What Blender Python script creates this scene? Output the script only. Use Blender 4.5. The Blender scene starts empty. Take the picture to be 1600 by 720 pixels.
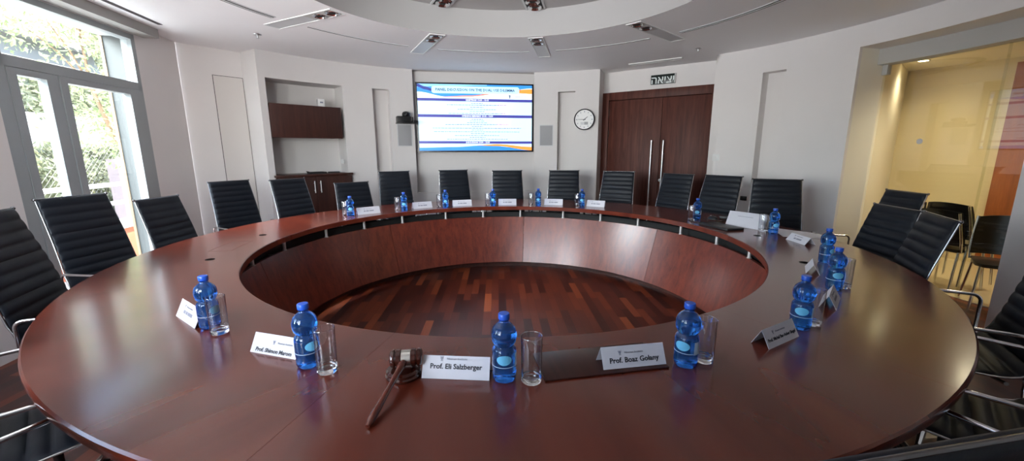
import bpy, bmesh, math, random
from mathutils import Vector, Matrix
random.seed(7)
sin, cos, pi, rad = math.sin, math.cos, math.pi, math.radians
SC = bpy.context.scene
COL = SC.collection
TCX, TCY = -0.0462, 3.0926          # centre of the round table and of the round room
RO, RI, ZT = 2.445, 1.734, 0.74     # table outer / inner radius, top height
RW, ZC = 3.68, 2.60                 # room radius, ceiling height

def P(r, a, z=0.0):
    a = rad(a)
    return Vector((TCX + r*sin(a), TCY + r*cos(a), z))

# ---------------------------------------------------------------- materials
def new_mat(name):
    m = bpy.data.materials.new(name); m.use_nodes = True
    nt = m.node_tree
    return m, nt, nt.nodes['Principled BSDF']
def setp(b, **k):
    for n, v in k.items():
        n = {'rough':'Roughness','metal':'Metallic','spec':'Specular IOR Level','trans':'Transmission Weight','ior':'IOR','coat':'Coat Weight',
             'coatr':'Coat Roughness','alpha':'Alpha','sheen':'Sheen Weight','em':'Emission Strength'}[n]
        b.inputs[n].default_value = v
def lin(c):
    if isinstance(c, str):
        c = [int(c[i:i+2], 16)/255 for i in (0, 2, 4)]
        c = [x/12.92 if x <= .04045 else ((x+.055)/1.055)**2.4 for x in c]
    return (*c[:3], 1.0)
def flat(name, color, noise=0.0, nscale=40, bump=0.0, **k):
    """painted / plastic / metal surface with a faint procedural mottle"""
    m, nt, b = new_mat(name)
    c = lin(color); b.inputs['Base Color'].default_value = c
    setp(b, **k)
    if noise or bump:
        tc = nt.nodes.new('ShaderNodeTexCoord'); n = nt.nodes.new('ShaderNodeTexNoise')
        n.inputs['Scale'].default_value = nscale; n.inputs['Detail'].default_value = 4
        nt.links.new(tc.outputs['Object'], n.inputs['Vector'])
        if noise:
            r = nt.nodes.new('ShaderNodeMixRGB'); r.blend_type = 'MIX'
            r.inputs[1].default_value = [x*(1-noise) for x in c[:3]]+[1]; r.inputs[2].default_value = [min(1, x*(1+noise)) for x in c[:3]]+[1]
            nt.links.new(n.outputs['Fac'], r.inputs[0]); nt.links.new(r.outputs[0], b.inputs['Base Color'])
        if bump:
            bp = nt.nodes.new('ShaderNodeBump'); bp.inputs['Strength'].default_value = bump; bp.inputs['Distance'].default_value = .002
            nt.links.new(n.outputs['Fac'], bp.inputs['Height']); nt.links.new(bp.outputs[0], b.inputs['Normal'])
    return m
def emis(name, color, s):
    m, nt, b = new_mat(name)
    b.inputs['Base Color'].default_value = lin(color); b.inputs['Emission Color'].default_value = lin(color); setp(b, em=s, rough=.4)
    return m
def wood(name, stops, scale=(2, 30, 30), fine=6, dist=.6, fw=.35, det=5, **k):
    """grain stretched along the object's local x axis (small scale value = long grain)"""
    m, nt, b = new_mat(name); setp(b, **k)
    tc = nt.nodes.new('ShaderNodeTexCoord'); mp = nt.nodes.new('ShaderNodeMapping'); mp.inputs['Scale'].default_value = scale
    nt.links.new(tc.outputs['Object'], mp.inputs['Vector'])
    n1 = nt.nodes.new('ShaderNodeTexNoise'); n1.inputs['Scale'].default_value = 1.0; n1.inputs['Detail'].default_value = det; n1.inputs['Distortion'].default_value = dist
    n2 = nt.nodes.new('ShaderNodeTexNoise'); n2.inputs['Scale'].default_value = fine; n2.inputs['Detail'].default_value = 3
    nt.links.new(mp.outputs[0], n1.inputs['Vector']); nt.links.new(mp.outputs[0], n2.inputs['Vector'])
    mx = nt.nodes.new('ShaderNodeMath'); mx.operation = 'MULTIPLY_ADD'; mx.inputs[1].default_value = fw
    ad = nt.nodes.new('ShaderNodeMath'); ad.operation = 'MULTIPLY'; ad.inputs[1].default_value = 1.1-fw
    nt.links.new(n1.outputs['Fac'], ad.inputs[0]); nt.links.new(n2.outputs['Fac'], mx.inputs[0]); nt.links.new(ad.outputs[0], mx.inputs[2])
    cr = nt.nodes.new('ShaderNodeValToRGB'); e = cr.color_ramp.elements
    e[0].position = stops[0][0]; e[0].color = lin(stops[0][1]); e[1].position = stops[-1][0]; e[1].color = lin(stops[-1][1])
    for p, c in stops[1:-1]:
        x = e.new(p); x.color = lin(c)
    nt.links.new(mx.outputs[0], cr.inputs[0]); nt.links.new(cr.outputs[0], b.inputs['Base Color'])
    return m
def pane_mat(name, tint, refl=1.0):
    """flat architectural glass: clear, with a fresnel mirror layer"""
    m, nt, b = new_mat(name); nt.nodes.remove(b); out = nt.nodes['Material Output']
    tr = nt.nodes.new('ShaderNodeBsdfTransparent'); tr.inputs[0].default_value = (*tint, 1)
    gl = nt.nodes.new('ShaderNodeBsdfGlossy'); gl.inputs['Roughness'].default_value = .0
    lw = nt.nodes.new('ShaderNodeLayerWeight'); lw.inputs['Blend'].default_value = .5      # facing term: same value on both faces of the pane
    pw_ = nt.nodes.new('ShaderNodeMath'); pw_.operation = 'POWER'; pw_.inputs[1].default_value = 5.0
    fr = nt.nodes.new('ShaderNodeMath'); fr.operation = 'MULTIPLY_ADD'; fr.inputs[1].default_value = .9; fr.inputs[2].default_value = .045
    nt.links.new(lw.outputs['Facing'], pw_.inputs[0]); nt.links.new(pw_.outputs[0], fr.inputs[0])
    ml = nt.nodes.new('ShaderNodeMath'); ml.operation = 'MULTIPLY'; ml.inputs[1].default_value = refl
    mx = nt.nodes.new('ShaderNodeMixShader')
    nt.links.new(fr.outputs[0], ml.inputs[0]); nt.links.new(ml.outputs[0], mx.inputs[0]); nt.links.new(tr.outputs[0], mx.inputs[1]); nt.links.new(gl.outputs[0], mx.inputs[2])
    nt.links.new(mx.outputs[0], out.inputs[0])
    return m

M = {}
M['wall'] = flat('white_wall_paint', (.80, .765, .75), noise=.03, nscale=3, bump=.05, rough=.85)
M['wallback'] = flat('white_wall_paint_dimmed', (.70, .672, .66), noise=.03, nscale=3, bump=.05, rough=.85)  # same white as the other walls, darkened to offset strong rear light
M['fascia'] = flat('ceiling_paint_dimmed', (.46, .445, .44), noise=.02, nscale=3, rough=.9)  # ceiling white of the raised centre, darkened to offset the light on it
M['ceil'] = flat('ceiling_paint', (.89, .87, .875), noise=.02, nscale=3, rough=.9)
M['cream'] = flat('corridor_cream_paint', (.72, .61, .37), noise=.05, nscale=2, rough=.7)
M['creamlight'] = flat('corridor_pale_paint', (.80, .74, .60), noise=.03, nscale=2, rough=.7)
M['revealpaint'] = flat('pale_reveal_paint', (.88, .84, .74), rough=.7)
M['boxgrey'] = flat('grey_blind_box', (.36, .35, .33), rough=.6)
M['panel'] = flat('white_panel_lacquer', (.74, .70, .67), rough=.45)
M['gap'] = flat('shadow_gap', (.06, .05, .05), rough=.9)
TABLE = [(.30, '541f13'), (.50, '612719'), (.62, '672a1b'), (.80, '6f301f')]
M['top'] = wood('mahogany_top', TABLE, scale=(.5, 7, 7), fine=5, dist=0.0, fw=.12, det=1.5, rough=.22, coat=.42, coatr=.14, spec=.5)
M['edge'] = wood('mahogany_edge', [(.25, '3a120b'), (.8, '7a3320')], scale=(3, 3, 40), rough=.3, coat=.3, coatr=.2)
M['inner'] = wood('mahogany_inner_panel', [(.25, '38120b'), (.5, '65271a'), (.8, '813823')], scale=(24, 24, 1.3), rough=.32, coat=.4, coatr=.22)
M['darkwood'] = wood('dark_walnut_veneer', [(.25, '27130f'), (.5, '3b1f19'), (.8, '4c2a22')], scale=(24, 24, 1.6), rough=.4)
M['doorwood'] = wood('walnut_door_veneer', [(.2, '311712'), (.45, '4d2820'), (.62, '5c332a'), (.85, '6c4036')], scale=(18, 18, 1.2), rough=.5, spec=.25)
M['orangewood'] = wood('orange_wood_panel', [(.25, '7a3c14'), (.8, 'a8602a')], scale=(14, 14, 1.2), rough=.4)
M['gavel'] = wood('polished_gavel_wood', [(.25, '1c0805'), (.8, '451a10')], scale=(6, 40, 40), rough=.18, coat=.6, coatr=.06)
M['gavelred'] = wood('reddish_gavel_handle', [(.25, '35120b'), (.8, '743020')], scale=(6, 40, 40), rough=.25, coat=.5, coatr=.08)
M['chrome'] = flat('polished_chrome', (.82, .83, .85), metal=1, rough=.12)
M['steel'] = flat('brushed_steel', (.62, .62, .63), metal=1, rough=.3)
M['satin'] = flat('satin_aluminium', (.78, .77, .76), metal=.6, rough=.4)
M['gunmetal'] = flat('dark_chrome', (.25, .25, .26), metal=1, rough=.25)
M['railchrome'] = flat('shaded_chrome', (.48, .48, .49), metal=1, rough=.22)
M['brass'] = flat('pale_metal_band', (.75, .72, .66), metal=1, rough=.3)
M['leather'] = flat('navy_black_leather', (.007, .010, .016), noise=.25, nscale=120, bump=.12, rough=.48, spec=.32)
M['blackplastic'] = flat('black_plastic', (.012, .012, .013), rough=.38)
M['blackshell'] = flat('black_shell_plastic', (.014, .013, .013), rough=.28)
M['alu'] = flat('grey_window_aluminium', (.36, .385, .39), noise=.03, rough=.42, metal=.25)
M['white'] = flat('white_plastic', (.8, .8, .79), rough=.45)
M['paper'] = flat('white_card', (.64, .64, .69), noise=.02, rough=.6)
M['ink'] = flat('black_ink', (.015, .018, .03), rough=.6)
M['greyink'] = flat('grey_ink', (.25, .26, .32), rough=.6)
M['grille'] = flat('speaker_cloth', (.36, .36, .37), noise=.3, nscale=500, rough=.8)
M['dark'] = flat('black_void', (.01, .01, .01), rough=.7)
M['greybeam'] = flat('grey_beam_paint', (.50, .49, .47), rough=.6)
M['stone'] = flat('pale_corridor_tile', (.66, .55, .34), noise=.06, nscale=3, rough=.25)
M['terracotta'] = flat('terracotta_render', (.42, .12, .06), noise=.15, nscale=5, rough=.8)
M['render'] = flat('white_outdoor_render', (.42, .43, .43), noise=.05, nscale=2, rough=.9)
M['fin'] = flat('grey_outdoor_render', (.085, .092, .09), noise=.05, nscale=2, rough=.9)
M['palefloor'] = flat('pale_outdoor_tile', (.42, .41, .39), noise=.05, nscale=4, rough=.8)
M['pinkrender'] = flat('pale_pink_render', (.26, .215, .225), noise=.06, nscale=2, rough=.9)
M['tan'] = flat('tan_edge', (.26, .18, .11), rough=.7)
M['bark'] = flat('bark', (.16, .10, .06), noise=.4, nscale=20, bump=.5, rough=.9)
M['soil'] = flat('soil_bank', (.16, .17, .09), noise=.4, nscale=3, rough=1)
M['pot'] = flat('brown_clay_pot', (.10, .05, .03), rough=.5)
M['capblue'] = flat('blue_bottle_cap', (.02, .11, .62), rough=.3)
M['pane'] = pane_mat('clear_window_glass', (.98, .99, .985))
M['glassdoor'] = pane_mat('sliding_glass', (.96, .97, .94), refl=1.5)
M['screenblack'] = flat('gloss_black_bezel', (.01, .01, .015), rough=.25)
M['lamp'] = emis('warm_downlight', (1, .86, .5), 30)
M['reflector'] = flat('lamp_reflector', (.8, .8, .8), metal=1, rough=.15)
M['lens'] = flat('grey_lamp_diffuser', (.60, .61, .62), rough=.4)

def glassy(name, color, ior, rough=.0):
    m, nt, b = new_mat(name); b.inputs['Base Color'].default_value = lin(color); setp(b, trans=1.0, ior=ior, rough=rough)
    return m
M['tumbler'] = pane_mat('clear_tumbler_glass', (.95, .96, .97), refl=2.0); M['solidglass'] = glassy('solid_glass_base', (.95, .97, .98), 1.45)
# blue bottle: tinted clear plastic over water, with a little blue body colour so that it reads blue against dark wood
m, nt, b = new_mat('blue_water_bottle_plastic'); b.inputs['Base Color'].default_value = (.045, .30, 1.0, 1); setp(b, trans=.93, ior=1.33, rough=.02, coat=.5, coatr=.03)
M['bottle'] = m
M['labelclear'] = flat('pale_blue_label', (.16, .55, .85), rough=.35)
M['labelwhite'] = flat('white_print_label', (.50, .68, .86), rough=.4)

# leaves with translucency
def leafmat(name, c1, c2):
    m, nt, b = new_mat(name)
    oi = nt.nodes.new('ShaderNodeTexCoord'); n = nt.nodes.new('ShaderNodeTexNoise'); n.inputs['Scale'].default_value = 6
    nt.links.new(oi.outputs['Object'], n.inputs['Vector'])
    mr = nt.nodes.new('ShaderNodeMixRGB'); mr.inputs[1].default_value = lin(c1); mr.inputs[2].default_value = lin(c2)
    nt.links.new(n.outputs['Fac'], mr.inputs[0]); nt.links.new(mr.outputs[0], b.inputs['Base Color'])
    tl = nt.nodes.new('ShaderNodeBsdfTranslucent'); nt.links.new(mr.outputs[0], tl.inputs[0])
    mx = nt.nodes.new('ShaderNodeMixShader'); mx.inputs[0].default_value = .4
    out = nt.nodes['Material Output']; nt.links.new(b.outputs[0], mx.inputs[1]); nt.links.new(tl.outputs[0], mx.inputs[2]); nt.links.new(mx.outputs[0], out.inputs[0])
    setp(b, rough=.6)
    return m
M['ivy'] = leafmat('ivy_leaves', (.16, .19, .10), (.46, .48, .34))
M['leaf'] = leafmat('tree_leaves', (.17, .24, .09), (.44, .50, .26))

# mosaic parquet: narrow strips of mixed reddish woods
def parquet():
    m, nt, b = new_mat('reddish_strip_parquet'); setp(b, rough=.38, coat=.12, coatr=.2)
    tc = nt.nodes.new('ShaderNodeTexCoord'); mp = nt.nodes.new('ShaderNodeMapping'); mp.inputs['Rotation'].default_value = (0, 0, rad(88))
    nt.links.new(tc.outputs['Object'], mp.inputs['Vector'])
    br = nt.nodes.new('ShaderNodeTexBrick')
    br.offset = .37; br.offset_frequency = 2; br.squash = 1.0
    for n, v in (('Scale', 1.0), ('Mortar Size', .0012), ('Bias', -.05), ('Brick Width', .46), ('Row Height', .068)): br.inputs[n].default_value = v
    br.inputs['Color1'].default_value = (0, 0, 0, 1); br.inputs['Color2'].default_value = (1, 1, 1, 1); br.inputs['Mortar'].default_value = (.1, .1, .1, 1)
    nt.links.new(mp.outputs[0], br.inputs['Vector'])
    cr = nt.nodes.new('ShaderNodeValToRGB'); e = cr.color_ramp.elements
    e[0].position = 0; e[0].color = lin('30100b'); e[1].position = 1; e[1].color = lin('a0522c')
    for p, c in ((.3, '46190f'), (.6, '582415'), (.85, '6d3019')): e.new(p).color = lin(c)
    nt.links.new(br.outputs['Color'], cr.inputs[0])
    n = nt.nodes.new('ShaderNodeTexNoise'); m2 = nt.nodes.new('ShaderNodeMapping'); m2.inputs['Scale'].default_value = (3, 60, 3)
    n.inputs['Scale'].default_value = 1.5; n.inputs['Detail'].default_value = 5
    nt.links.new(mp.outputs[0], m2.inputs['Vector']); nt.links.new(m2.outputs[0], n.inputs['Vector'])
    mu = nt.nodes.new('ShaderNodeMixRGB'); mu.blend_type = 'MULTIPLY'; mu.inputs[0].default_value = .6
    cn = nt.nodes.new('ShaderNodeValToRGB'); cn.color_ramp.elements[0].color = (.55, .5, .5, 1); cn.color_ramp.elements[1].color = (1.3, 1.25, 1.2, 1)
    nt.links.new(n.outputs['Fac'], cn.inputs[0]); nt.links.new(cr.outputs[0], mu.inputs[1]); nt.links.new(cn.outputs[0], mu.inputs[2])
    nt.links.new(mu.outputs[0], b.inputs['Base Color'])
    return m
M['parquet'] = parquet()

# ---------------------------------------------------------------- mesh builder
class MB:
    def __init__(s): s.v = []; s.f = []
    def add(s, vs, fs, mat=None):
        o = len(s.v)
        s.v += [tuple((mat @ Vector(v)) if mat else v) for v in vs]; s.f += [tuple(i+o for i in f) for f in fs]
        return s
    def box(s, x0, x1, y0, y1, z0, z1, bev=0.0, mat=None):
        bm = bmesh.new(); bmesh.ops.create_cube(bm, size=1)
        bmesh.ops.scale(bm, vec=(x1-x0, y1-y0, z1-z0), verts=bm.verts); bmesh.ops.translate(bm, vec=((x0+x1)/2, (y0+y1)/2, (z0+z1)/2), verts=bm.verts)
        if bev: bmesh.ops.bevel(bm, geom=bm.edges[:], offset=bev, segments=2, affect='EDGES', profile=.5)
        bm.verts.index_update(); s.add([v.co.copy() for v in bm.verts], [[v.index for v in f.verts] for f in bm.faces], mat); bm.free()
        return s
    def lathe(s, prof, n=32, mat=None, close=False):
        vs, fs = [], []
        for r, z in prof:
            for i in range(n): a = 2*pi*i/n; vs.append((r*cos(a), r*sin(a), z))
        k = len(prof)
        for j in range(k-1 if not close else k):
            for i in range(n):
                a, b = j*n+i, j*n+(i+1) % n; c, d = ((j+1) % k)*n+(i+1) % n, ((j+1) % k)*n+i
                fs.append((a, b, c, d))
        if not close:
            if prof[0][0] > 1e-6: fs.append(tuple(reversed(range(n))))
            if prof[-1][0] > 1e-6: fs.append(tuple(range((k-1)*n, k*n)))
        return s.add(vs, fs, mat)
    def tube(s, pts, r, n=8, mat=None, cap=True):
        pts = [Vector(p) for p in pts]; vs, fs = [], []; k = len(pts)
        rs = r if isinstance(r, (list, tuple)) else [r]*k
        up = None
        for i, p in enumerate(pts):
            t = (pts[min(i+1, k-1)]-pts[max(i-1, 0)]).normalized()
            if up is None: up = Vector((0, 0, 1)) if abs(t.z) < .9 else Vector((1, 0, 0))
            u = (up - t*up.dot(t))
            if u.length < 1e-4: u = t.orthogonal()
            u.normalize(); w = t.cross(u); up = u
            for j in range(n): a = 2*pi*j/n; vs.append(p+(u*cos(a)+w*sin(a))*rs[i])
        for i in range(k-1):
            for j in range(n): fs.append((i*n+j, i*n+(j+1) % n, (i+1)*n+(j+1) % n, (i+1)*n+j))
        if cap: fs += [tuple(reversed(range(n))), tuple(range((k-1)*n, k*n))]
        return s.add(vs, fs, mat)
    def prism(s, poly, d0, d1, axis='z', mat=None):
        """extrude a 2D polygon: axis z -> (x,y,d); axis y -> (x,d,z); axis x -> (d,y,z)"""
        n = len(poly)
        g = {'z': lambda p, d: (p[0], p[1], d), 'y': lambda p, d: (p[0], d, p[1]), 'x': lambda p, d: (d, p[0], p[1])}[axis]
        vs = [g(p, d0) for p in poly]+[g(p, d1) for p in poly]
        fs = [tuple(reversed(range(n))), tuple(range(n, 2*n))]+[(i, (i+1) % n, n+(i+1) % n, n+i) for i in range(n)]
        return s.add(vs, fs, mat)
    def arc(s, r0, r1, a0, a1, z0, z1, step=2.0, mat=None, centre=(0, 0), r0b=None, r1b=None):
        """ring sector (degrees clockwise from +y); r0b / r1b are the radii at z0 if the ring is a cone"""
        n = max(1, int(math.ceil(abs(a1-a0)/step))); vs, fs = [], []
        q0, q1 = (r0 if r0b is None else r0b), (r1 if r1b is None else r1b)
        for i in range(n+1):
            a = rad(a0+(a1-a0)*i/n)
            for r, z in ((q0, z0), (q1, z0), (r1, z1), (r0, z1)): vs.append((centre[0]+r*sin(a), centre[1]+r*cos(a), z))
        full = abs(abs(a1-a0)-360) < 1e-6
        for i in range(n):
            for j in range(4): fs.append((i*4+j, (i+1)*4+j, (i+1)*4+(j+1) % 4, i*4+(j+1) % 4))
        if not full: fs += [(0, 1, 2, 3), (n*4+3, n*4+2, n*4+1, n*4)]
        return s.add(vs, fs, mat)
    def mesh(s, name, mat, smooth=35):
        me = bpy.data.meshes.new(name); me.from_pydata(s.v, [], s.f)
        bm = bmesh.new(); bm.from_mesh(me); bmesh.ops.remove_doubles(bm, verts=bm.verts, dist=1e-5); bmesh.ops.recalc_face_normals(bm, faces=bm.faces); bm.to_mesh(me); bm.free()
        if smooth:
            for p in me.polygons: p.use_smooth = True
            me.set_sharp_from_angle(angle=rad(smooth))
        me.materials.append(M[mat] if isinstance(mat, str) else mat)
        return me

def link(name, me, parent=None, loc=None, rz=None):
    o = bpy.data.objects.new(name, me); COL.objects.link(o)
    if parent: o.parent = parent
    if loc is not None: o.location = loc
    if rz is not None: o.rotation_euler = (0, 0, rz)
    return o
def ob(name, mb, mat, parent=None, smooth=35, loc=None, rz=None): return link(name, mb.mesh(name, mat, smooth), parent, loc, rz)
def tag(o, label, cat, group=None, kind=None):
    o['label'] = label; o['category'] = cat
    if group: o['group'] = group
    if kind: o['kind'] = kind
    return o
def thing(name, label, cat, loc=(0, 0, 0), rz=0.0, group=None):
    o = link(name, None, None, loc, rz); o.empty_display_size = .1
    return tag(o, label, cat, group)
def struct(name, mb, mat, label=None, smooth=35, parent=None):
    o = ob(name, mb, mat, parent, smooth)
    if not parent: o['kind'] = 'structure'
    if label: o['label'] = label
    return o
def sroot(name, label):
    o = link(name, None); o['kind'] = 'structure'; o['label'] = label; o.empty_display_size = .1
    return o
def copy_tree(o, parent=None):
    c = o.copy(); COL.objects.link(c)
    if parent: c.parent = parent
    for ch in list(o.children): copy_tree(ch, c)
    return c
def place(o, loc, rz): o.location = loc; o.rotation_euler = (0, 0, rz); return o

def text_mesh(body, size, mat, align='CENTER', bold=0.0, extrude=.0004, shear=0.0, spacing=1.0, res=2):
    """lettering as real geometry in the local x-z plane, facing -y"""
    cu = bpy.data.curves.new('lettering', 'FONT'); cu.body = body; cu.size = size; cu.align_x = align; cu.align_y = 'CENTER'
    cu.extrude = extrude; cu.offset = bold; cu.shear = shear; cu.space_line = spacing; cu.resolution_u = res
    o = bpy.data.objects.new('lettering', cu); COL.objects.link(o)
    dg = bpy.context.evaluated_depsgraph_get(); dg.update()
    me = bpy.data.meshes.new_from_object(o.evaluated_get(dg)); bpy.data.objects.remove(o); bpy.data.curves.remove(cu)
    me.transform(Matrix.Rotation(pi/2, 4, 'X')); me.materials.clear(); me.materials.append(M[mat] if isinstance(mat, str) else mat)
    me.name = 'lettering'
    return me

def frame_at(ang, D, z=0.0, u=0.0):
    """location + z rotation of a flat thing facing the table centre: local x runs to the viewer's right, local -y faces the room"""
    a = rad(ang); n = Vector((sin(a), cos(a))); t = Vector((n.y, -n.x))
    p = Vector((TCX, TCY))+n*D+t*u
    return (p.x, p.y, z), -a

# ================================================================ ROOM SHELL
def ring_wall(a0, a1, holes, r=RW, z0=0.0, z1=ZC, rout=None):
    """inner face of a round wall; holes = (a0,a1,z0,z1,depth) with depth a number, a function of angle, or None (open, jamb to rout)"""
    As = {a0, a1}; Zs = {z0, z1}
    for h in holes: As |= {h[0], h[1]}; Zs |= {h[2], h[3]}
    As = sorted(As); Zs = sorted(Zs); full = []
    for p, q in zip(As, As[1:]):
        n = max(1, int(math.ceil((q-p)/2.0))); full += [p+(q-p)*i/n for i in range(n)]
    full.append(As[-1]); As = full; mb = MB()
    def dep(i, j):
        if not (0 <= i < len(As)-1 and 0 <= j < len(Zs)-1): return None, False
        am, zm = (As[i]+As[i+1])/2, (Zs[j]+Zs[j+1])/2
        for h in holes:
            if h[0] < am < h[1] and h[2] < zm < h[3]: return h, True
        return None, False
    def rr(h, a):
        if h is None: return r
        d = h[4]
        return (rout if d is None else r+(d(a) if callable(d) else d))
    for i in range(len(As)-1):
        for j in range(len(Zs)-1):
            h, inh = dep(i, j); p, q, s, t = As[i], As[i+1], Zs[j], Zs[j+1]
            if not (inh and h[4] is None):
                mb.add([P(rr(h, p), p, s), P(rr(h, q), q, s), P(rr(h, q), q, t), P(rr(h, p), p, t)], [(0, 1, 2, 3)])
            h2, _ = dep(i+1, j)
            if i+1 < len(As)-1 and h2 is not h: mb.add([P(rr(h, q), q, s), P(rr(h2, q), q, s), P(rr(h2, q), q, t), P(rr(h, q), q, t)], [(0, 1, 2, 3)])
            h3, _ = dep(i, j+1)
            if j+1 < len(Zs)-1 and h3 is not h: mb.add([P(rr(h, p), p, t), P(rr(h3, p), p, t), P(rr(h3, q), q, t), P(rr(h, q), q, t)], [(0, 1, 2, 3)])
    return mb

TVA = -8.5
tvback = lambda a: 3.70/cos(rad(a-TVA))-RW
back_holes = [(-54.1, -39.1, 0.0, 2.29, .36), (-32.6, -28.8, 0.0, 2.29, .14), (-23.3, 6.3, .735, ZC-.001, tvback), (12.2, 16.4, 0.0, 2.30, .14)]
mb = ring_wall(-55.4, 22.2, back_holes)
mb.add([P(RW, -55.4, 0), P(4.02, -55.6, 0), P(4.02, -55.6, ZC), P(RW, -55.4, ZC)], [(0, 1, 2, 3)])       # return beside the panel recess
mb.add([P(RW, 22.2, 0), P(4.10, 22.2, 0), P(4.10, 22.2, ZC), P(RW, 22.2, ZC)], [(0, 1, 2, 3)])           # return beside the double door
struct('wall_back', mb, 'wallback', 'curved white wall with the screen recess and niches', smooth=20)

# double-door recess
DA, DD = 34.75, 3.93
mb = MB()
loc, rz = frame_at(DA, DD)
T = Matrix.Translation(loc) @ Matrix.Rotation(rz, 4, 'Z')
mb.box(-.95, .95, .03, .13, 2.285, ZC, mat=T)
mb.box(-.95, -.875, .03, .13, 0, 2.285, mat=T); mb.box(.88, .98, .03, .13, 0, 2.285, mat=T)
struct('wall_door_recess', mb, 'wall', 'white wall above the wooden double door', smooth=0)

slit3 = (56.3, 60.3, 0.0, 2.30, .14); opening = (71.3, 92.75, 0.0, 2.385, None)
mb = ring_wall(47.3, 128.0, [slit3, opening], rout=4.12)
mb.add([P(RW, 47.3, 0), P(4.10, 47.3, 0), P(4.10, 47.3, ZC), P(RW, 47.3, ZC)], [(0, 1, 2, 3)])
struct('wall_right', mb, 'wall', 'curved white wall with a niche and the glazed opening', smooth=20)

# wall behind the viewer, with two openings added to let fill light in
mb = ring_wall(128.0, 240.2, [(194, 213, .9, 2.35, None), (218, 237, .9, 2.35, None)], rout=3.9)
struct('wall_front', mb, 'wall', 'curved white wall behind the viewpoint', smooth=20)

# left: recess with flush panel, then the straight window wall
WA = Vector((-3.668, 4.234)); WD = Vector((-sin(rad(8.5)), cos(rad(8.5)))); WN = Vector((-WD.y, WD.x))   # WN points outdoors
def W(s, d, z): q = WA+WD*s+WN*d; return Vector((q.x, q.y, z))
c1 = Vector((-3.765, 4.86)); c2 = P(4.02, -55.6)
S0, S1 = -1.39, 0.0                                                     # the window opening along the wall
mb = MB()
mb.add([(c1.x, c1.y, 0), (c2.x, c2.y, 0), (c2.x, c2.y, ZC), (c1.x, c1.y, ZC)], [(0, 1, 2, 3)])
q = W(.63, 0, 0)
for s0, s1, z0, z1 in ((-3.05, S0, 0, ZC), (S1, .63, 0, ZC), (S0, S1, 2.51, ZC)):
    mb.add([W(s0, 0, z0), W(s1, 0, z0), W(s1, 0, z1), W(s0, 0, z1)], [(0, 1, 2, 3)])
for s in (S0, S1): mb.add([W(s, 0, 0), W(s, .12, 0), W(s, .12, 2.51), W(s, 0, 2.51)], [(0, 1, 2, 3)])
mb.add([W(S0, 0, 2.51), W(S1, 0, 2.51), W(S1, .12, 2.51), W(S0, .12, 2.51)], [(0, 1, 2, 3)])
struct('wall_left', mb, 'wall', 'white wall with the glazed balcony door and the flush panel', smooth=0)

# ceiling: flat ring with a raised round centre, plus trim
def rout(a):
    a = (a+180) % 360-180
    d = Vector((sin(rad(a)), cos(rad(a))))
    if -120 <= a <= -64.4:
        den = d.dot(WN); k = (WA+WN*.02-Vector((TCX, TCY))).dot(WN)/den
        return k
    return 4.14
mb = MB(); n = 180; RD = 1.63; ZD = 2.87
ang = [-180+360*i/n for i in range(n)]
for i in range(n):
    a, b = ang[i], ang[(i+1) % n]
    mb.add([P(RD, a, ZC), P(RD, b, ZC), P(rout(b), b, ZC), P(rout(a), a, ZC)], [(0, 1, 2, 3)])
ce = struct('ceiling', mb, 'ceil', 'pale ceiling ring around a raised round centre', smooth=30)
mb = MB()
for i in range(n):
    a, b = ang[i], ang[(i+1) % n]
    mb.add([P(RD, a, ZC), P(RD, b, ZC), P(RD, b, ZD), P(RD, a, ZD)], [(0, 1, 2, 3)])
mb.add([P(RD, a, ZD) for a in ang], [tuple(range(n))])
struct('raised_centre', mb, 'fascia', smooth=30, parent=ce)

# floor: parquet disc
mb = MB(); mb.add([P(rout(a) if -120 <= a <= -64.4 else 4.34, a, 0) for a in ang], [tuple(range(n))])
struct('floor', mb, 'parquet', 'reddish strip parquet floor', smooth=0)

# roller blind cassette above the window, dark slot beside it
mb = MB()
for a0, a1, d0, d1, z0, z1 in ((-3.0, .14, -.14, .0, 2.515, ZC),):
    mb.add([W(a0, d0, z0), W(a1, d0, z0), W(a1, d1, z0), W(a0, d1, z0), W(a0, d0, z1), W(a1, d0, z1), W(a1, d1, z1), W(a0, d1, z1)],
           [(0, 1, 2, 3), (4, 5, 6, 7), (0, 1, 5, 4), (1, 2, 6, 5), (2, 3, 7, 6), (3, 0, 4, 7)])
struct('trim_1', mb, 'boxgrey', 'grey blind box along the top of the window', smooth=0)

# flush white panel in the left recess
dv = (c2.to_2d()-c1).normalized(); L = (c2.to_2d()-c1).length; nv = Vector((dv.y, -dv.x))
def Lp(s, d, z): q = c1+dv*s+nv*d; return Vector((q.x, q.y, z))
def slab(f, s0, s1, d0, d1, z0, z1):
    m = MB(); m.add([f(s0, d0, z0), f(s1, d0, z0), f(s1, d1, z0), f(s0, d1, z0), f(s0, d0, z1), f(s1, d0, z1), f(s1, d1, z1), f(s0, d1, z1)],
       [(0, 1, 2, 3), (4, 5, 6, 7), (0, 1, 5, 4), (1, 2, 6, 5), (2, 3, 7, 6), (3, 0, 4, 7)]); return m
dr = sroot('door_2', 'flush white service panel in the left wall recess')
struct('shadow_gap', slab(Lp, .315, L-.006, .001, .003, 0, 2.296), 'gap', parent=dr, smooth=0)
struct('door_leaf', slab(Lp, .321, L-.012, .001, .006, .01, 2.290), 'panel', parent=dr, smooth=0)

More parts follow.
